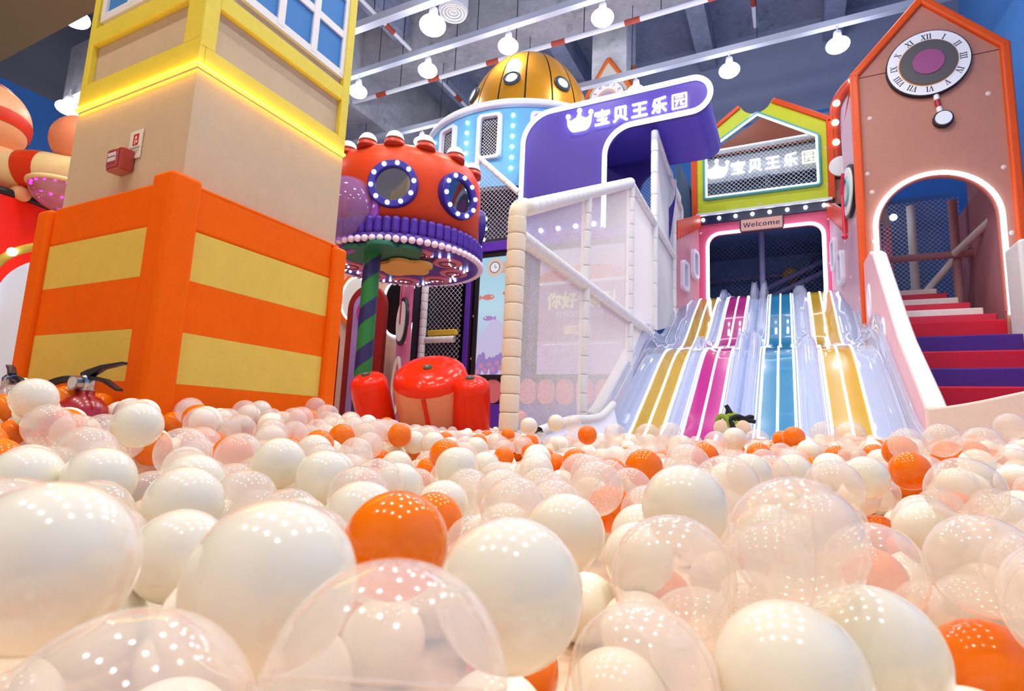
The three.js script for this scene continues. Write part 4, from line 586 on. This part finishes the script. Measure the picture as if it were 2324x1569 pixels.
// ---------- slanted side walls of the slide top ----------
function slantWall(name, label, a, b, top, windows, fringe, mat, extra) {
  // a, b: (x, z) of near and far end; local u runs from a to b
  const d = Math.hypot(b[0] - a[0], b[1] - a[1]), g = thing(name, label, 'wall', [a[0], 0, a[1]]); g.rotation.y = Math.atan2(-(b[1] - a[1]), b[0] - a[0]);
  const holes = windows.map(([u, y]) => rrect(u - 0.11, y - 0.2, u + 0.11, y + 0.2, 0.06, THREE.Path)), side = extra?.side ?? 1;
  part(g, 'panel', ext(poly(top(d), holes), 0.06), mat, [0, 0, side > 0 ? -0.06 : 0]);
  const zf = side > 0 ? 0 : 0.0;
  for (const [u, y] of windows) { const w = new THREE.Group(); w.name = 'window'; w.position.set(u, y, 0); if (side < 0) w.rotation.y = Math.PI; g.add(w); part(w, 'window_frame', ext((() => { const o = rrect(-0.16, -0.25, 0.16, 0.25, 0.09); o.holes.push(rrect(-0.1, -0.19, 0.1, 0.19, 0.05, THREE.Path)); return o; })(), 0.05, 0.012, 8), M(0xe9e6f2, 0.35)); part(w, 'pane', new THREE.PlaneGeometry(0.22, 0.4), M(0x55506c, 0.08, { metalness: 0.6 }), [0, 0, -0.03]); }
  if (fringe) { const [[u0, y0], [u1, y1]] = fringe, n = 9, red = vinyl(0xe0492e, 0.4); for (let i = 0; i < n; i++) { const t0 = i / n, t1 = (i + 1) / n, ua = u0 + (u1 - u0) * t0, ub = u0 + (u1 - u0) * t1, ya = y0 + (y1 - y0) * t0, yb = y0 + (y1 - y0) * t1, L = 0.3 - 0.08 * t0, s = new THREE.Shape(); s.moveTo(ua, ya); s.lineTo(ub, yb); s.lineTo(ub, yb - L + 0.06); s.quadraticCurveTo((ua + ub) / 2, ya - L - 0.05, ua, ya - L + 0.02); s.lineTo(ua, ya); part(g, 'awning_tongue', ext(s, 0.03, 0.006, 6), red, [0, 0, side > 0 ? 0.005 : -0.035]); } }
  return g;
}
slantWall('slide_side_wall', 'slanted pink wall with two small windows left of the gate', [-1.6, -8.62], [-1.41, -10], (d) => [[0, 1.5], [d, 1.9], [d, 4.3], [0.1, 3.72], [0, 3.5]], [[0.5, 2.93], [1.06, 3.28]], [[0.08, 3.74], [1.4, 4.3]], vinyl(0xd98d96, 0.42));
const rw = slantWall('tower_side_wall', 'pink side wall of the clock tower above the slide', [0.63, -10], [0.85, -7.96], (d) => [[0, 1.8], [d, 0.2], [d, 5.12], [d - 0.92, 4.8], [d - 0.9, 4.5], [d - 0.74, 3.5], [0.15, 4.15], [0, 4.2]], [[0.85, 2.87], [0.4, 3.22]], [[1.29, 3.56], [0.03, 4.22]], vinyl(0xd0a4b4, 0.42));
{
  part(rw, 'clock_disc', ext(ring(0.36), 0.04, 0.006, 36), black, [1.6, 3.73, 0]); part(rw, 'clock_face', ext(ring(0.32), 0.014, 0.002, 36), white, [1.6, 3.73, 0.045]); part(rw, 'clock_arc', new THREE.TorusGeometry(0.17, 0.025, 8, 32), M(0x6fb4b0, 0.4), [1.6, 3.73, 0.06]);
  part(rw, 'clock_hand', merge([rod(V3(1.65, 3.98, 0.1), V3(1.53, 3.72, 0.1), 0.022, 8), rod(V3(1.53, 3.72, 0.1), V3(1.59, 3.1, 0.1), 0.02, 8), sphere(0.04, 10, 8).translate(1.59, 3.1, 0.1)]), M(0xd81f48, 0.35));
  for (const [u, y] of [[1.9, 4.7], [1.85, 3.6], [1.9, 2.9], [1.33, 2.6], [1.75, 2.2], [1.07, 3.2]]) rivet(rw, u, y, 0.0);
  const a = thing('bulb_gable', 'orange arched gable with white bulbs behind the clock tower', 'gable', [1.02, 4.3, -10.1]);
  const s = new THREE.Shape(); s.moveTo(-0.32, 0.35); s.lineTo(-0.32, 1.5); s.quadraticCurveTo(-0.3, 1.95, 0.1, 2.2); s.lineTo(1.2, 2.2); s.lineTo(1.2, 0.35); s.lineTo(-0.32, 0.35);
  part(a, 'board', ext(s, 0.06), vinyl(0xcfc0d2, 0.45), [0, 0, -0.06]); part(a, 'orange_band', tubeOf([V3(-0.25, 0.6, 0.03), V3(-0.25, 1.4, 0.03), V3(-0.18, 1.75, 0.03), V3(0.1, 2.1, 0.03), V3(0.4, 2.3, 0.03)], 0.085, false, 40, 0.5), vinyl(0xc8482a, 0.4)); for (const [x, y] of [[-0.25, 0.95], [-0.25, 1.3], [-0.22, 1.64], [0.02, 2.0]]) part(a, 'bulb', sphere(0.055, 14, 10), bulbWhite, [x, y, 0.11]); part(a, 'white_disc', ext(ring(0.17), 0.03, 0.005, 24), white, [-0.2, 0.52, 0.1]); part(a, 'lower_board', boxMM(-0.36, 0.2, -0.2, 0.4, -0.06, 0), vinyl(0xd8a08a, 0.45)); rivet(a, 0.0, 1.35, 0.01);
}
// ---------- clock tower ----------
{
  const z = -7.95, x0 = 0.85, x1 = 2.385, cx = 1.615, g = thing('clock_tower', 'tall pink clock tower with orange edges and a lit arch', 'tower'), pink = vinyl(0xc0836f, 0.5), or = vinyl(0xe8571a, 0.38);
  const arch = new THREE.Path(); arch.moveTo(1.03, 0.3); arch.lineTo(1.03, 3.02); arch.absarc(1.61, 3.02, 0.58, Math.PI, 0, true); arch.lineTo(2.19, 0.3); arch.lineTo(1.03, 0.3);
  part(g, 'front_panel', ext(poly([[x0, 0.2], [x1, 0.2], [x1, 5.085], [x0, 5.085]], [arch]), 0.07, 0.004, 32), pink, [0, 0, z - 0.07]);
  part(g, 'gable_panel', ext(poly([[x0, 5.095], [x1, 5.095], [cx, 5.96]]), 0.07, 0.004), pink, [0, 0, z - 0.07]);
  const edge = (a, b) => { const d = Math.hypot(b[0] - a[0], b[1] - a[1]), m = part(g, 'orange_edge', box(d, 0.1, 0.12, 0, 0, 0, 0.03), or, [(a[0] + b[0]) / 2, (a[1] + b[1]) / 2, z]); m.rotation.z = Math.atan2(b[1] - a[1], b[0] - a[0]); };
  edge([x0, 1.2], [x0, 5.14]); edge([x1, 1.2], [x1, 5.14]); edge([x0 - 0.03, 5.09], [cx + 0.02, 6.01]); edge([cx - 0.02, 6.01], [x1 + 0.03, 5.09]);
  part(g, 'right_wall', boxMM(x1 - 0.06, x1, 0.2, 5.08, -9.6, z - 0.07), vinyl(0xc98c8c, 0.45)); part(g, 'roof', merge([box(1.2, 0.06, 1.6).rotateZ(0.85).translate(cx - 0.39, 5.5, z - 0.85), box(1.2, 0.06, 1.6).rotateZ(-0.85).translate(cx + 0.39, 5.5, z - 0.85)]), or);
  const dl = dial(g, 0.425, true, 1.63, 5.07, z + 0.01, 0, [[0.715, M(0xb8792e, 0.4), 0.06], [0.69, M(0x55504f, 0.5), 0.07], [0.385, M(0x9a4a78, 0.5), 0.08]]);
  const pd = new THREE.Group(); pd.name = 'pendulum'; pd.position.set(1.69, 4.66, z + 0.03); pd.rotation.z = 0.12; g.add(pd); part(pd, 'rod', rod(V3(0, 0.02, 0), V3(0, -0.3, 0), 0.03), M(0xf2eeea, 0.4)); part(pd, 'red_band', rod(V3(0, -0.09, 0), V3(0, -0.19, 0), 0.031), M(0xa8242c, 0.4)); part(pd, 'bob_rim', ext(ring(0.105), 0.04, 0.006, 32), black, [0.01, -0.36, -0.01]); part(pd, 'bob', ext(ring(0.085), 0.02, 0.004, 32), M(0xf0f0f2, 0.35), [0.01, -0.36, 0.03]);
  const al = [V3(0.995, 2.3, z + 0.03)]; for (let i = 0; i <= 24; i++) { const t = Math.PI - i / 24 * Math.PI; al.push(V3(1.61 + Math.cos(t) * 0.615, 3.02 + Math.sin(t) * 0.615, z + 0.03)); } al.push(V3(2.225, 1.85, z + 0.03));
  part(g, 'arch_light', tubeOf(al, 0.028, false, 160), neonWhite); part(g, 'arch_trim', tubeOf(al.map((p) => V3(1.61 + (p.x - 1.61) * 0.965, 3.02 + (p.y - 3.02) * 0.965, z)), 0.03, false, 160), vinyl(0xd98070, 0.4));
  for (const [x, y] of [[1.0, 4.5], [2.2, 4.55], [0.94, 3.75], [2.28, 3.6], [0.98, 3.5], [0.97, 2.85], [2.3, 2.8]]) rivet(g, x, y, z, 0, 1.4);
  const L = new THREE.RectAreaLight(0xe4e6ff, 3, 0.9, 0.1); L.position.set(1.61, 3.6, z + 0.08); L.rotation.y = Math.PI; g.add(L);
  // inside
  const r = g;
  part(r, 'back_wall', boxMM(0.7, 2.4, 1.8, 4.4, -10.8, -10.7), M(0x5a7fb4, 0.8)); part(r, 'net', netGeo(V3(1.0, 1.9, -10.1), V3(1.35, 0, 0), V3(0, 2.2, 0), 0.05, 0.0028), cordMat);
  part(r, 'right_pad', boxMM(2.26, 2.32, 1.8, 3.7, -10, -8.05), vinyl(0xc07f84, 0.5));
  for (const [a, b, rr, m] of [[[1.0, 2.98, -9.3], [2.3, 2.98, -9.3], 0.05, vinyl(0xb88a90, 0.5)], [[1.72, 1.9, -10.0], [1.72, 4.0, -10.0], 0.06, offWhite], [[2.2, 3.1, -9.3], [1.5, 2.2, -9.9], 0.045, offWhite], [[2.1, 1.9, -9.4], [2.1, 3.8, -9.4], 0.055, vinyl(0xb88a90, 0.5)], [[2.3, 3.2, -8.6], [2.05, 2.98, -9.3], 0.045, offWhite], [[1.35, 3.6, -9.6], [1.2, 3.9, -9.2], 0.05, offWhite]]) part(r, 'padded_pipe', rod(V3(...a), V3(...b), rr, 16), m);
  part(r, 'door_post', boxMM(1.42, 1.52, 1.9, 3.9, -10.55, -10.45), vinyl(0xc8607a, 0.45)); for (let i = 0; i < 22; i++) part(r, 'door_bulb', sphere(0.026, 8, 6), glow(0xeef4ff, 6), [1.35 - (i > 14 ? (i - 14) * 0.035 : 0), 2.25 + Math.min(i, 14) * 0.085 + (i > 14 ? 0.09 * Math.sin((i - 14) / 8 * 1.57) : 0), -10.42]);
  part(r, 'blue_lamp', sphere(0.05, 14, 10), bulbBlue, [1.45, 3.75, -9.7]); part(r, 'yellow_cushion', sphere(0.16, 20, 14), vinyl(0xd8a02a, 0.4), [1.05, 2.6, -10.2]);
  // inner steps
  for (let i = 0; i < 6; i++) part(r, 'inner_step', boxMM(0.95, 2.15 - i * 0.06, 1.78 + i * 0.125, 1.905 + i * 0.125, -8.9 - i * 0.28, -8.1 - i * 0.25, 0.015), i % 2 ? offWhite : vinyl(0xd8344e, 0.42));
}
// ---------- padded staircase ----------
{
  const g = thing('padded_stairs', 'red and purple padded steps climbing to the clock tower', 'stairs'), red = vinyl(0xd41f36, 0.4), pur = vinyl(0x4c2a86, 0.42);
  const st = [[-7.97, 1.81], [-7.45, 1.555], [-6.98, 1.32], [-6.53, 1.095], [-6.11, 0.885], [-5.7, 0.68], [-5.3, 0.48]];
  st.forEach(([z, y], i) => part(g, 'step', boxMM(0.97, 3.3, FL, y, i ? st[i - 1][0] - 0.02 : -8.05, z, 0.02), i % 2 ? pur : red));
  const w = thing('stair_side_wall', 'pink stair wall with two round windows and a white cap', 'wall'), out = [[-7.85, FL], [-4.85, FL], [-4.85, 0.62], [-4.95, 0.7], [-5.75, 1.25], [-5.95, 1.42], [-7.05, 2.42], [-7.3, 2.52], [-7.85, 2.56]];
  const hole = (z, y) => { const h = new THREE.Path(); h.absellipse(z, y, 0.1, 0.14, 0, 2 * Math.PI, true); return h; };
  part(w, 'wall_pad', extX(poly(out, [hole(-7.45, 1.98), hole(-6.52, 1.4)]), 0.115, 0.965, 0.012), vinyl(0xf0b6bc, 0.42));
  const cap = out.slice(2).map(([z, y]) => V3(0.907, y, z)); for (let i = 0; i < cap.length - 1; i++) { const d = cap[i + 1].clone().sub(cap[i]), m = part(w, 'white_cap', box(0.122, 0.026, d.length() + 0.02, 0, 0, 0, 0.011), vinyl(0xdfe2d8, 0.5)); m.position.copy(cap[i]).add(cap[i + 1]).multiplyScalar(0.5); m.lookAt(m.position.clone().add(d)); }
  for (const [z, y] of [[-7.45, 1.98], [-6.52, 1.4]]) part(w, 'round_window', new THREE.TorusGeometry(0.13, 0.03, 12, 32).scale(0.85, 1.35, 1).rotateY(Math.PI / 2), M(0xefe9f4, 0.35), [0.85, y, z]);
  const c = single('stair_end_pad', boxMM(2.17, 2.42, 1.4, 2.55, -7.8, -7.35, 0.04), offWhite, 'tall white padded block at the right end of the stairs', 'padding');
  const f = new THREE.Shape(); f.moveTo(0.84, FL); f.lineTo(3.4, FL); f.lineTo(3.4, 0.98); f.quadraticCurveTo(2.0, 0.93, 1.3, 0.72); f.quadraticCurveTo(1.0, 0.63, 0.84, 0.62); f.lineTo(0.84, FL);
  single('front_pad', ext(f, 0.16, 0.015), vinyl(0xf2d8c6, 0.5), 'cream padded border curving along the foot of the stairs', 'padding', [0, 0, -4.98]);
}
// ---------- red inflatables ----------
function inflatable(label, x, z, R, h, tilt, lean, sideM, topM, seam) {
  const g = thing('inflatable_bolster', label, 'inflatable', [x, FL, z]); g.rotation.set(tilt, Math.atan2(-x, -z) * 0.6, lean, 'YXZ');
  const N = 64, cr = (q) => q; const mk = (pts) => { const q = lathe(pts, N), p = q.attributes.position; for (let i = 0; i < p.count; i++) { const a = Math.atan2(p.getZ(i), p.getX(i)), r = Math.hypot(p.getX(i), p.getZ(i)), y = p.getY(i), k = 1 + 0.012 * Math.sin(a * 22 + y * 3) * Math.min(1, Math.max(0, (y - h * 0.72) / (h * 0.2))) * (r / R); p.setX(i, p.getX(i) * k); p.setZ(i, p.getZ(i) * k); } q.computeVertexNormals(); return q; };
  part(g, 'body', mk([[R * 0.9, 0], [R * 0.97, h * 0.2], [R * 1.0, h * 0.5], [R * 1.0, h * 0.8], [R * 0.985, h * 0.88]]), sideM);
  part(g, 'top', mk([[R * 0.985, h * 0.88], [R * 0.95, h * 0.945], [R * 0.86, h * 0.99], [R * 0.6, h * 1.035], [R * 0.2, h * 1.045], [0.001, h * 1.045]]), topM);
  const v = part(g, 'valve', new THREE.CylinderGeometry(0.042, 0.046, 0.02, 24), M(0x4a4a3c, 0.4), [0, h * 1.045 + 0.004, R * 0.12]); part(v, 'valve_cap', box(0.045, 0.012, 0.014, 0, 0.012, 0), M(0x8f8e84, 0.4)); part(v, 'valve_cap', box(0.014, 0.012, 0.03, 0, 0.012, 0.012), M(0x8f8e84, 0.4));
  if (seam) part(g, 'seam_stripe', tubeOf([V3(0.02, h * 0.88, R * 0.985), V3(0.035, h * 0.6, R * 1.0), V3(0.05, h * 0.2, R * 0.97), V3(0.05, 0, R * 0.9)], 0.022, false, 20).scale(1, 1, 1), topM);
}
{
  const red = vinyl(0xf03010, 0.16), peach = vinyl(0xf29a70, 0.25);
  inflatable('large peach inflatable bolster with a red crumpled top', -3.3, -4.95, 0.37, 0.95, 0.6, 0.03, peach, red, true);
  inflatable('small red inflatable bolster leaning left', -3.78, -4.6, 0.19, 0.76, 0.4, 0.16, red, red);
  inflatable('small red inflatable bolster standing on the right', -2.83, -4.8, 0.185, 0.74, 0.4, -0.02, red, red);
}

// ---------- the balls ----------
const RB = 0.042;
const placed = {"T":[[-.128,.269,-.168],[-.202,.25,-.124],[-.419,.248,-.176],[-.0,.293,-.424],[-.077,.262,-.411],[-.08,.22,-.339],[.062,.246,-.616],[-.075,.295,-.752],[-.202,.239,-.885],[-.273,.273,-.843],[-.386,.253,-.893],[-.87,.296,-.573],[-.856,.231,-.524],[-.898,.244,-.633],[-.816,.241,-.628],[-.942,.293,-.47],[-1.331,.308,-.637],[-1.268,.324,-.562],[-.905,.287,-.703],[-.934,.176,-.604],[-.658,.179,-.411],[-.267,.161,-.806],[.186,.305,-.873],[.054,.289,-1.007],[.617,.431,-2.301],[.143,.26,-.631],[-.175,.302,-1.075],[-.291,.318,-1.677],[-.448,.207,-.924],[-1.775,.408,-1.713],[-1.782,.364,-1.168],[-1.385,.322,-1.068],[-.986,.389,-2.652],[-.458,.353,-1.99],[-.391,.36,-2.038],[-.633,.352,-2.18],[-.253,.337,-2.183],[-.119,.35,-2.273],[.094,.384,-2.187],[.148,.377,-1.89],[.256,.359,-1.709],[.335,.374,-1.75],[.403,.367,-1.703],[-.292,.249,-1.12],[-.668,.246,-1.044],[-.598,.26,-.721],[-.7,.226,-.971],[-.583,.217,-1.091],[-.043,.284,-1.295],[.249,.258,-1.0],[.039,.145,-.855],[.144,.159,-.856],[-.047,.163,-.675],[.166,.183,-.78],[-1.632,.306,-.68],[-1.434,.231,-.84],[-1.297,.296,-.716],[-1.175,.178,-.634],[-1.333,.165,-.605],[-1.468,.257,-.641]],"W":[[-.238,.276,-.212],[-.344,.28,-.161],[-.148,.266,-.302],[-.005,.225,-.377],[.042,.225,-.448],[-.099,.288,-.593],[-.223,.249,-.587],[-.8,.27,-.419],[-.865,.268,-.368],[-1.403,.377,-.589],[-1.073,.335,-.613],[-.756,.285,-.663],[-.646,.271,-.654],[-.683,.225,-.712],[-.774,.195,-.572],[-1.009,.143,-.615],[-.587,.144,-.39],[.127,.291,-1.326],[-.002,.287,-1.374],[.158,.244,-.933],[-.94,.244,-1.208],[-1.096,.293,-1.597],[-1.242,.291,-1.688],[-1.774,.378,-1.443],[-1.673,.341,-1.461],[-1.061,.392,-2.614],[-1.124,.369,-2.427],[-.194,.353,-2.238],[-.077,.288,-1.173],[-.775,.247,-1.39],[-.74,.212,-1.524],[-.966,.281,-1.665],[.248,.3,-2.136]],"O":[[-.287,.263,-.375],[-.467,.22,-.695],[.142,.171,-.639],[.09,.178,-.915],[-.297,.222,-1.004],[-.297,.283,-1.257],[-1.074,.237,-2.083],[-1.381,.194,-2.855],[-.844,.223,-2.094],[-1.282,.306,-1.358],[-1.241,.316,-1.599],[-.796,.341,-2.326],[-1.517,.311,-2.987],[-1.78,.441,-3.698],[-1.62,.204,-2.203],[-1.356,.217,-1.642],[-.941,.222,-1.363],[-.244,.296,-1.822],[.003,.369,-2.5],[-.049,.358,-2.975],[.252,.34,-1.798],[.265,.314,-2.45],[.23,.302,-1.522],[.299,.227,-2.048],[-1.366,.274,-.821],[-1.631,.185,-.965],[-1.412,.317,-.655],[-1.866,.349,-.721],[-1.819,.381,-.838],[-1.966,.371,-1.0],[-1.195,.266,-1.075],[.178,.145,-1.647],[-1.745,.323,-1.107],[-1.777,.296,-1.4],[-.341,.145,-.885]]};
{
  const ballM = {
    W: new THREE.MeshPhysicalMaterial({ color: 0xfbf4e0, roughness: 0.1, clearcoat: 0.5, clearcoatRoughness: 0.06, transmission: 0.18, thickness: 0 }),
    T: new THREE.MeshPhysicalMaterial({ color: 0xfffaf4, roughness: 0.05, transmission: 0.72, thickness: 0, ior: 1.5 }),
    O: new THREE.MeshPhysicalMaterial({ color: 0xff7c04, roughness: 0.1, specularIntensity: 0.6, clearcoat: 0.3, clearcoatRoughness: 0.06, transmission: 0.06, thickness: 0 }),
  };
  const deepWhite = new THREE.MeshPhysicalMaterial({ color: 0xfbf4e0, roughness: 0.12 });
  const word = { W: 'white', T: 'clear', O: 'orange' };
  const near = new THREE.SphereGeometry(RB, 48, 32), far = new THREE.SphereGeometry(RB, 28, 18), seamGeo = new THREE.TorusGeometry(RB, 0.0006, 6, 64);
  const all = [], cellS = 0.09, grid = new Map(), key = (a, b) => a * 10007 + b;
  const add = (x, y, z, k, fixed) => { const o = { x, y, z, k, fixed }; all.push(o); const i = Math.floor(x / cellS), j = Math.floor(z / cellS), q = key(i, j); (grid.get(q) ?? grid.set(q, []).get(q)).push(o); };
  for (const k of 'TWO') for (const [x, y, z] of placed[k]) add(x, y, z, k, true);
  const blocked = (x, z) => (x < -1.82 + RB + 0.025 && x > -2.72 && z < -1.047 + RB + 0.025 && z > -1.9) || z < -5.0 && x > -1.75 && x < 0.85 || (x > 0.8 && z < -4.75) || Math.hypot(x, z) < 0.04
    || Math.hypot(x + 1.775, z + 0.86) < 0.11 || Math.hypot(x + 2.16, z + 0.84) < 0.11 || Math.hypot(x + 3.3, z + 4.8) < 0.5 || Math.hypot(x + 3.85, z + 4.45) < 0.24 || Math.hypot(x + 2.82, z + 4.7) < 0.24 || Math.hypot(x + 4.03, z + 4.5) < 0.14 || Math.hypot(x + 1.6, z + 3.15) < 0.11;
  const wob = (x, z) => 0.02 * Math.sin(x * 3.1 + 1) * Math.cos(z * 2.7) + 0.012 * Math.sin(x * 9 + z * 7);
  const smooth = (a, b, t) => { t = Math.min(1, Math.max(0, (t - a) / (b - a))); return t * t * (3 - 2 * t); };
  const cap = (x, z) => { // height of the pile: a hollow round the lens, rising towards pillar, stairs and the back
    const d = Math.hypot(x, z); let h = d < 0.45 ? 0.235 : 0.262;
    h += 0.07 * smooth(1.3, 2.2, d) * smooth(-0.5, 0.5, x) + 0.115 * smooth(0.95, 1.6, -x) * smooth(2.5, 1.5, -z) + 0.03 * smooth(2.2, 3.6, d);
    return h + wob(x, z) * smooth(0.5, 1.2, d);
  };
  const restY = (x, z) => { let y = FL + RB; const i = Math.floor(x / cellS), j = Math.floor(z / cellS); for (let a = -1; a <= 1; a++) for (let b = -1; b <= 1; b++) for (const o of grid.get(key(i + a, j + b)) ?? []) { const d2 = (o.x - x) ** 2 + (o.z - z) ** 2; if (d2 < 4 * RB * RB) { const t = o.y + Math.sqrt(4 * RB * RB - d2); if (t > y) y = t; } } return y; };
  const keep = all.filter((o) => o.k !== 'T').map((o) => { const v = V3(o.x, o.y - 0.36, o.z), d = v.length(); return { u: v.divideScalar(d), d, k: o.k }; });   // these stay in sight
  const hides = (x, y, z) => { const v = V3(x, y - 0.36, z), d = v.length(); v.divideScalar(d); const a = Math.asin(Math.min(0.99, RB / d)); return keep.some((q) => q.d > d + 0.03 && q.u.dot(v) > Math.cos(q.k === 'O' ? a + 0.35 * RB / q.d : a * 0.8)); };
  const pick = () => { const t = rnd(); return t < 0.14 ? 'O' : t < 0.37 ? 'W' : 'T'; };
  const x0 = -4.6, x1 = 3.0, z0 = -5.7, z1 = 0.5;
  for (let n = 0, miss = 0; n < 90000 && miss < 4500; n++) {
    let bx = 0, bz = 0, by = 9; const cx = x0 + (x1 - x0) * rnd(), cz = z0 + (z1 - z0) * rnd();
    if (cx * 0.9 + cz * 0.45 > 1.6 && cz > -1) { continue; }
    for (let k = 0; k < 14; k++) { const x = cx + (rnd() - 0.5) * 0.16, z = cz + (rnd() - 0.5) * 0.16; if (blocked(x, z)) continue; const y = restY(x, z); if (y < by) { by = y; bx = x; bz = z; } }
    if (by > 8) continue;
    const c = cap(bx, bz), dc = Math.hypot(bx, by - 0.36, bz);
    if (by > c || hides(bx, by, bz) || dc < 0.185 || (Math.hypot(bx, bz) < 0.5 && by > 0.17 && bz < 0.02)) { miss++; continue; }
    miss = 0; let kind = pick(); if (kind === 'O' && Math.hypot(bx, bz) < 1.15 && c - by < 0.07) kind = rnd() < 0.6 ? 'T' : 'W'; add(bx, by, bz, kind === 'T' && c - by > 0.07 ? 'W' : kind, false);
  }
  // the 300 that show largest are things of their own
  const fwd = V3(0, 0, -1).applyEuler(camera.rotation), score = all.map((o) => { const v = V3(o.x, o.y - 0.36, o.z), d = v.dot(fwd), cover = cap(o.x, o.z) - o.y; return { o, s: (d > 0.1 && (o.fixed || cover < 0.06)) ? 1 / v.length() + (o.fixed ? 3 : 0) - Math.max(0, cover) * 8 : -9 }; }).sort((a, b) => b.s - a.s);
  const own = new Set(score.slice(0, 300).map((q) => q.o));
  const special = [
    ['O', -0.287, -0.375, 'large orange ball between two big white balls in the foreground'],
    ['O', -0.467, -0.695, 'orange ball peeking out behind the large orange ball'],
    ['T', -0.128, -0.168, 'nearest clear ball at the bottom middle of the picture'],
    ['T', -0.202, -0.124, 'nearest clear ball in the bottom left corner'],
    ['W', -0.238, -0.212, 'big white ball left of the large orange ball'],
    ['W', -0.148, -0.302, 'big white ball right of the large orange ball'],
    ['W', -0.344, -0.161, 'big white ball at the left edge of the picture'],
    ['T', -0.419, -0.176, 'clear ball cut off by the left edge below the big white ball'],
    ['T', -0.0, -0.424, 'big clear ball in the foreground below the yellow lane on the right'],
    ['T', -0.077, -0.411, 'big clear ball with an orange ball showing through it'],
    ['T', -0.08, -0.339, 'clear ball at the bottom edge right of the middle'],
    ['W', -0.005, -0.377, 'white ball at the bottom edge below the big clear ball'],
    ['W', 0.042, -0.448, 'white ball at the bottom right, before the half hidden orange ball'],
    ['O', 0.142, -0.639, 'orange ball in the bottom right corner'],
    ['O', 0.09, -0.915, 'orange ball half hidden by the big clear ball on the right'],
    ['W', -0.099, -0.593, 'white ball in the second row left of the big clear ball'],
    ['T', -0.075, -0.752, 'clear ball with a pink tint behind the second row white ball'],
    ['W', -0.223, -0.587, 'white ball behind and right of the big white foreground ball'],
    ['O', -0.297, -1.004, 'orange ball beside the second row white ball'],
    ['O', -0.297, -1.257, 'orange ball standing alone below the magenta slide lane'],
    ['T', -0.273, -0.843, 'clear ball just left of the lone orange ball below the slide'],
    ['O', -1.282, -1.358, 'orange ball in front of the striped padding right end'],
    ['O', -1.241, -1.599, 'orange ball in front of the red inflatables'],
    ['O', -0.796, -2.326, 'orange ball before the left foot of the slide'],
    ['O', -0.244, -1.822, 'orange ball below the magenta lane, right of the lone one'],
    ['O', 0.003, -2.5, 'upper orange ball of the pair before the blue lane'],
    ['O', -0.049, -2.975, 'lower orange ball of the pair before the blue lane'],
    ['O', 0.252, -1.798, 'topmost of the orange balls clustered at the right'],
    ['O', 0.23, -1.522, 'largest of the orange balls clustered at the right'],
    ['O', 0.265, -2.45, 'leftmost of the orange balls clustered at the right'],
    ['O', -1.366, -0.821, 'orange ball before the corner of the striped padding'],
    ['O', -1.412, -0.655, 'orange ball at the left behind a clear ball'],
    ['O', -1.866, -0.721, 'orange ball at the left edge under the extinguisher'],
    ['W', -0.8, -0.419, 'white ball above the big white ball of the left edge'],
    ['W', -1.403, -0.589, 'white ball lying highest before the fire extinguishers'],
    ['T', 0.617, -2.301, 'clear ball lying highest at the right edge by the cream border'],
    ['W', -0.756, -0.663, 'white ball with an orange ball peeping out behind it'],
    ['W', -0.865, -0.368, 'white ball at the left edge beside the other second row white ball']];
  const inst = { W: [], T: [], O: [] };
  for (const o of all) {
    if (!own.has(o)) { inst[o.k].push(o); continue; }
    const s = special.find((q) => q[0] === o.k && Math.hypot(o.x - q[1], o.z - q[2]) < 0.004), w = word[o.k];
    const label = s ? s[3] : { W: 'glossy white plastic ball among the nearer balls of the pit', T: 'clear see-through plastic ball among the nearer balls of the pit', O: 'glossy orange plastic ball among the nearer balls of the pit' }[o.k];
    const m = single(w + '_ball', near, ballM[o.k], label, 'ball', [o.x, o.y, o.z], w + ' balls in the pit');
    if (o.k === 'T' && Math.hypot(o.x, o.z) < 1.0) part(m, 'seam', seamGeo, ballM.T, undefined, [o.x * 40, o.z * 55, o.y * 60]);
  }
  const mt = new THREE.Matrix4();
  for (const k of 'WTO') { const im = new THREE.InstancedMesh(far, k === 'W' ? deepWhite : ballM[k], inst[k].length); inst[k].forEach((o, i) => im.setMatrixAt(i, mt.makeTranslation(o.x, o.y, o.z))); im.name = 'far_' + word[k] + '_balls'; im.castShadow = im.receiveShadow = true; im.userData = { kind: 'stuff', label: 'countless ' + word[k] + ' plastic balls filling the rest of the pit', category: 'balls' }; scene.add(im); }
  console.log('balls', all.length, inst.W.length, inst.T.length, inst.O.length);
}
scene.traverse((o) => { if (o.isMesh) o.castShadow = o.receiveShadow = true; });
renderer.render(scene, camera);
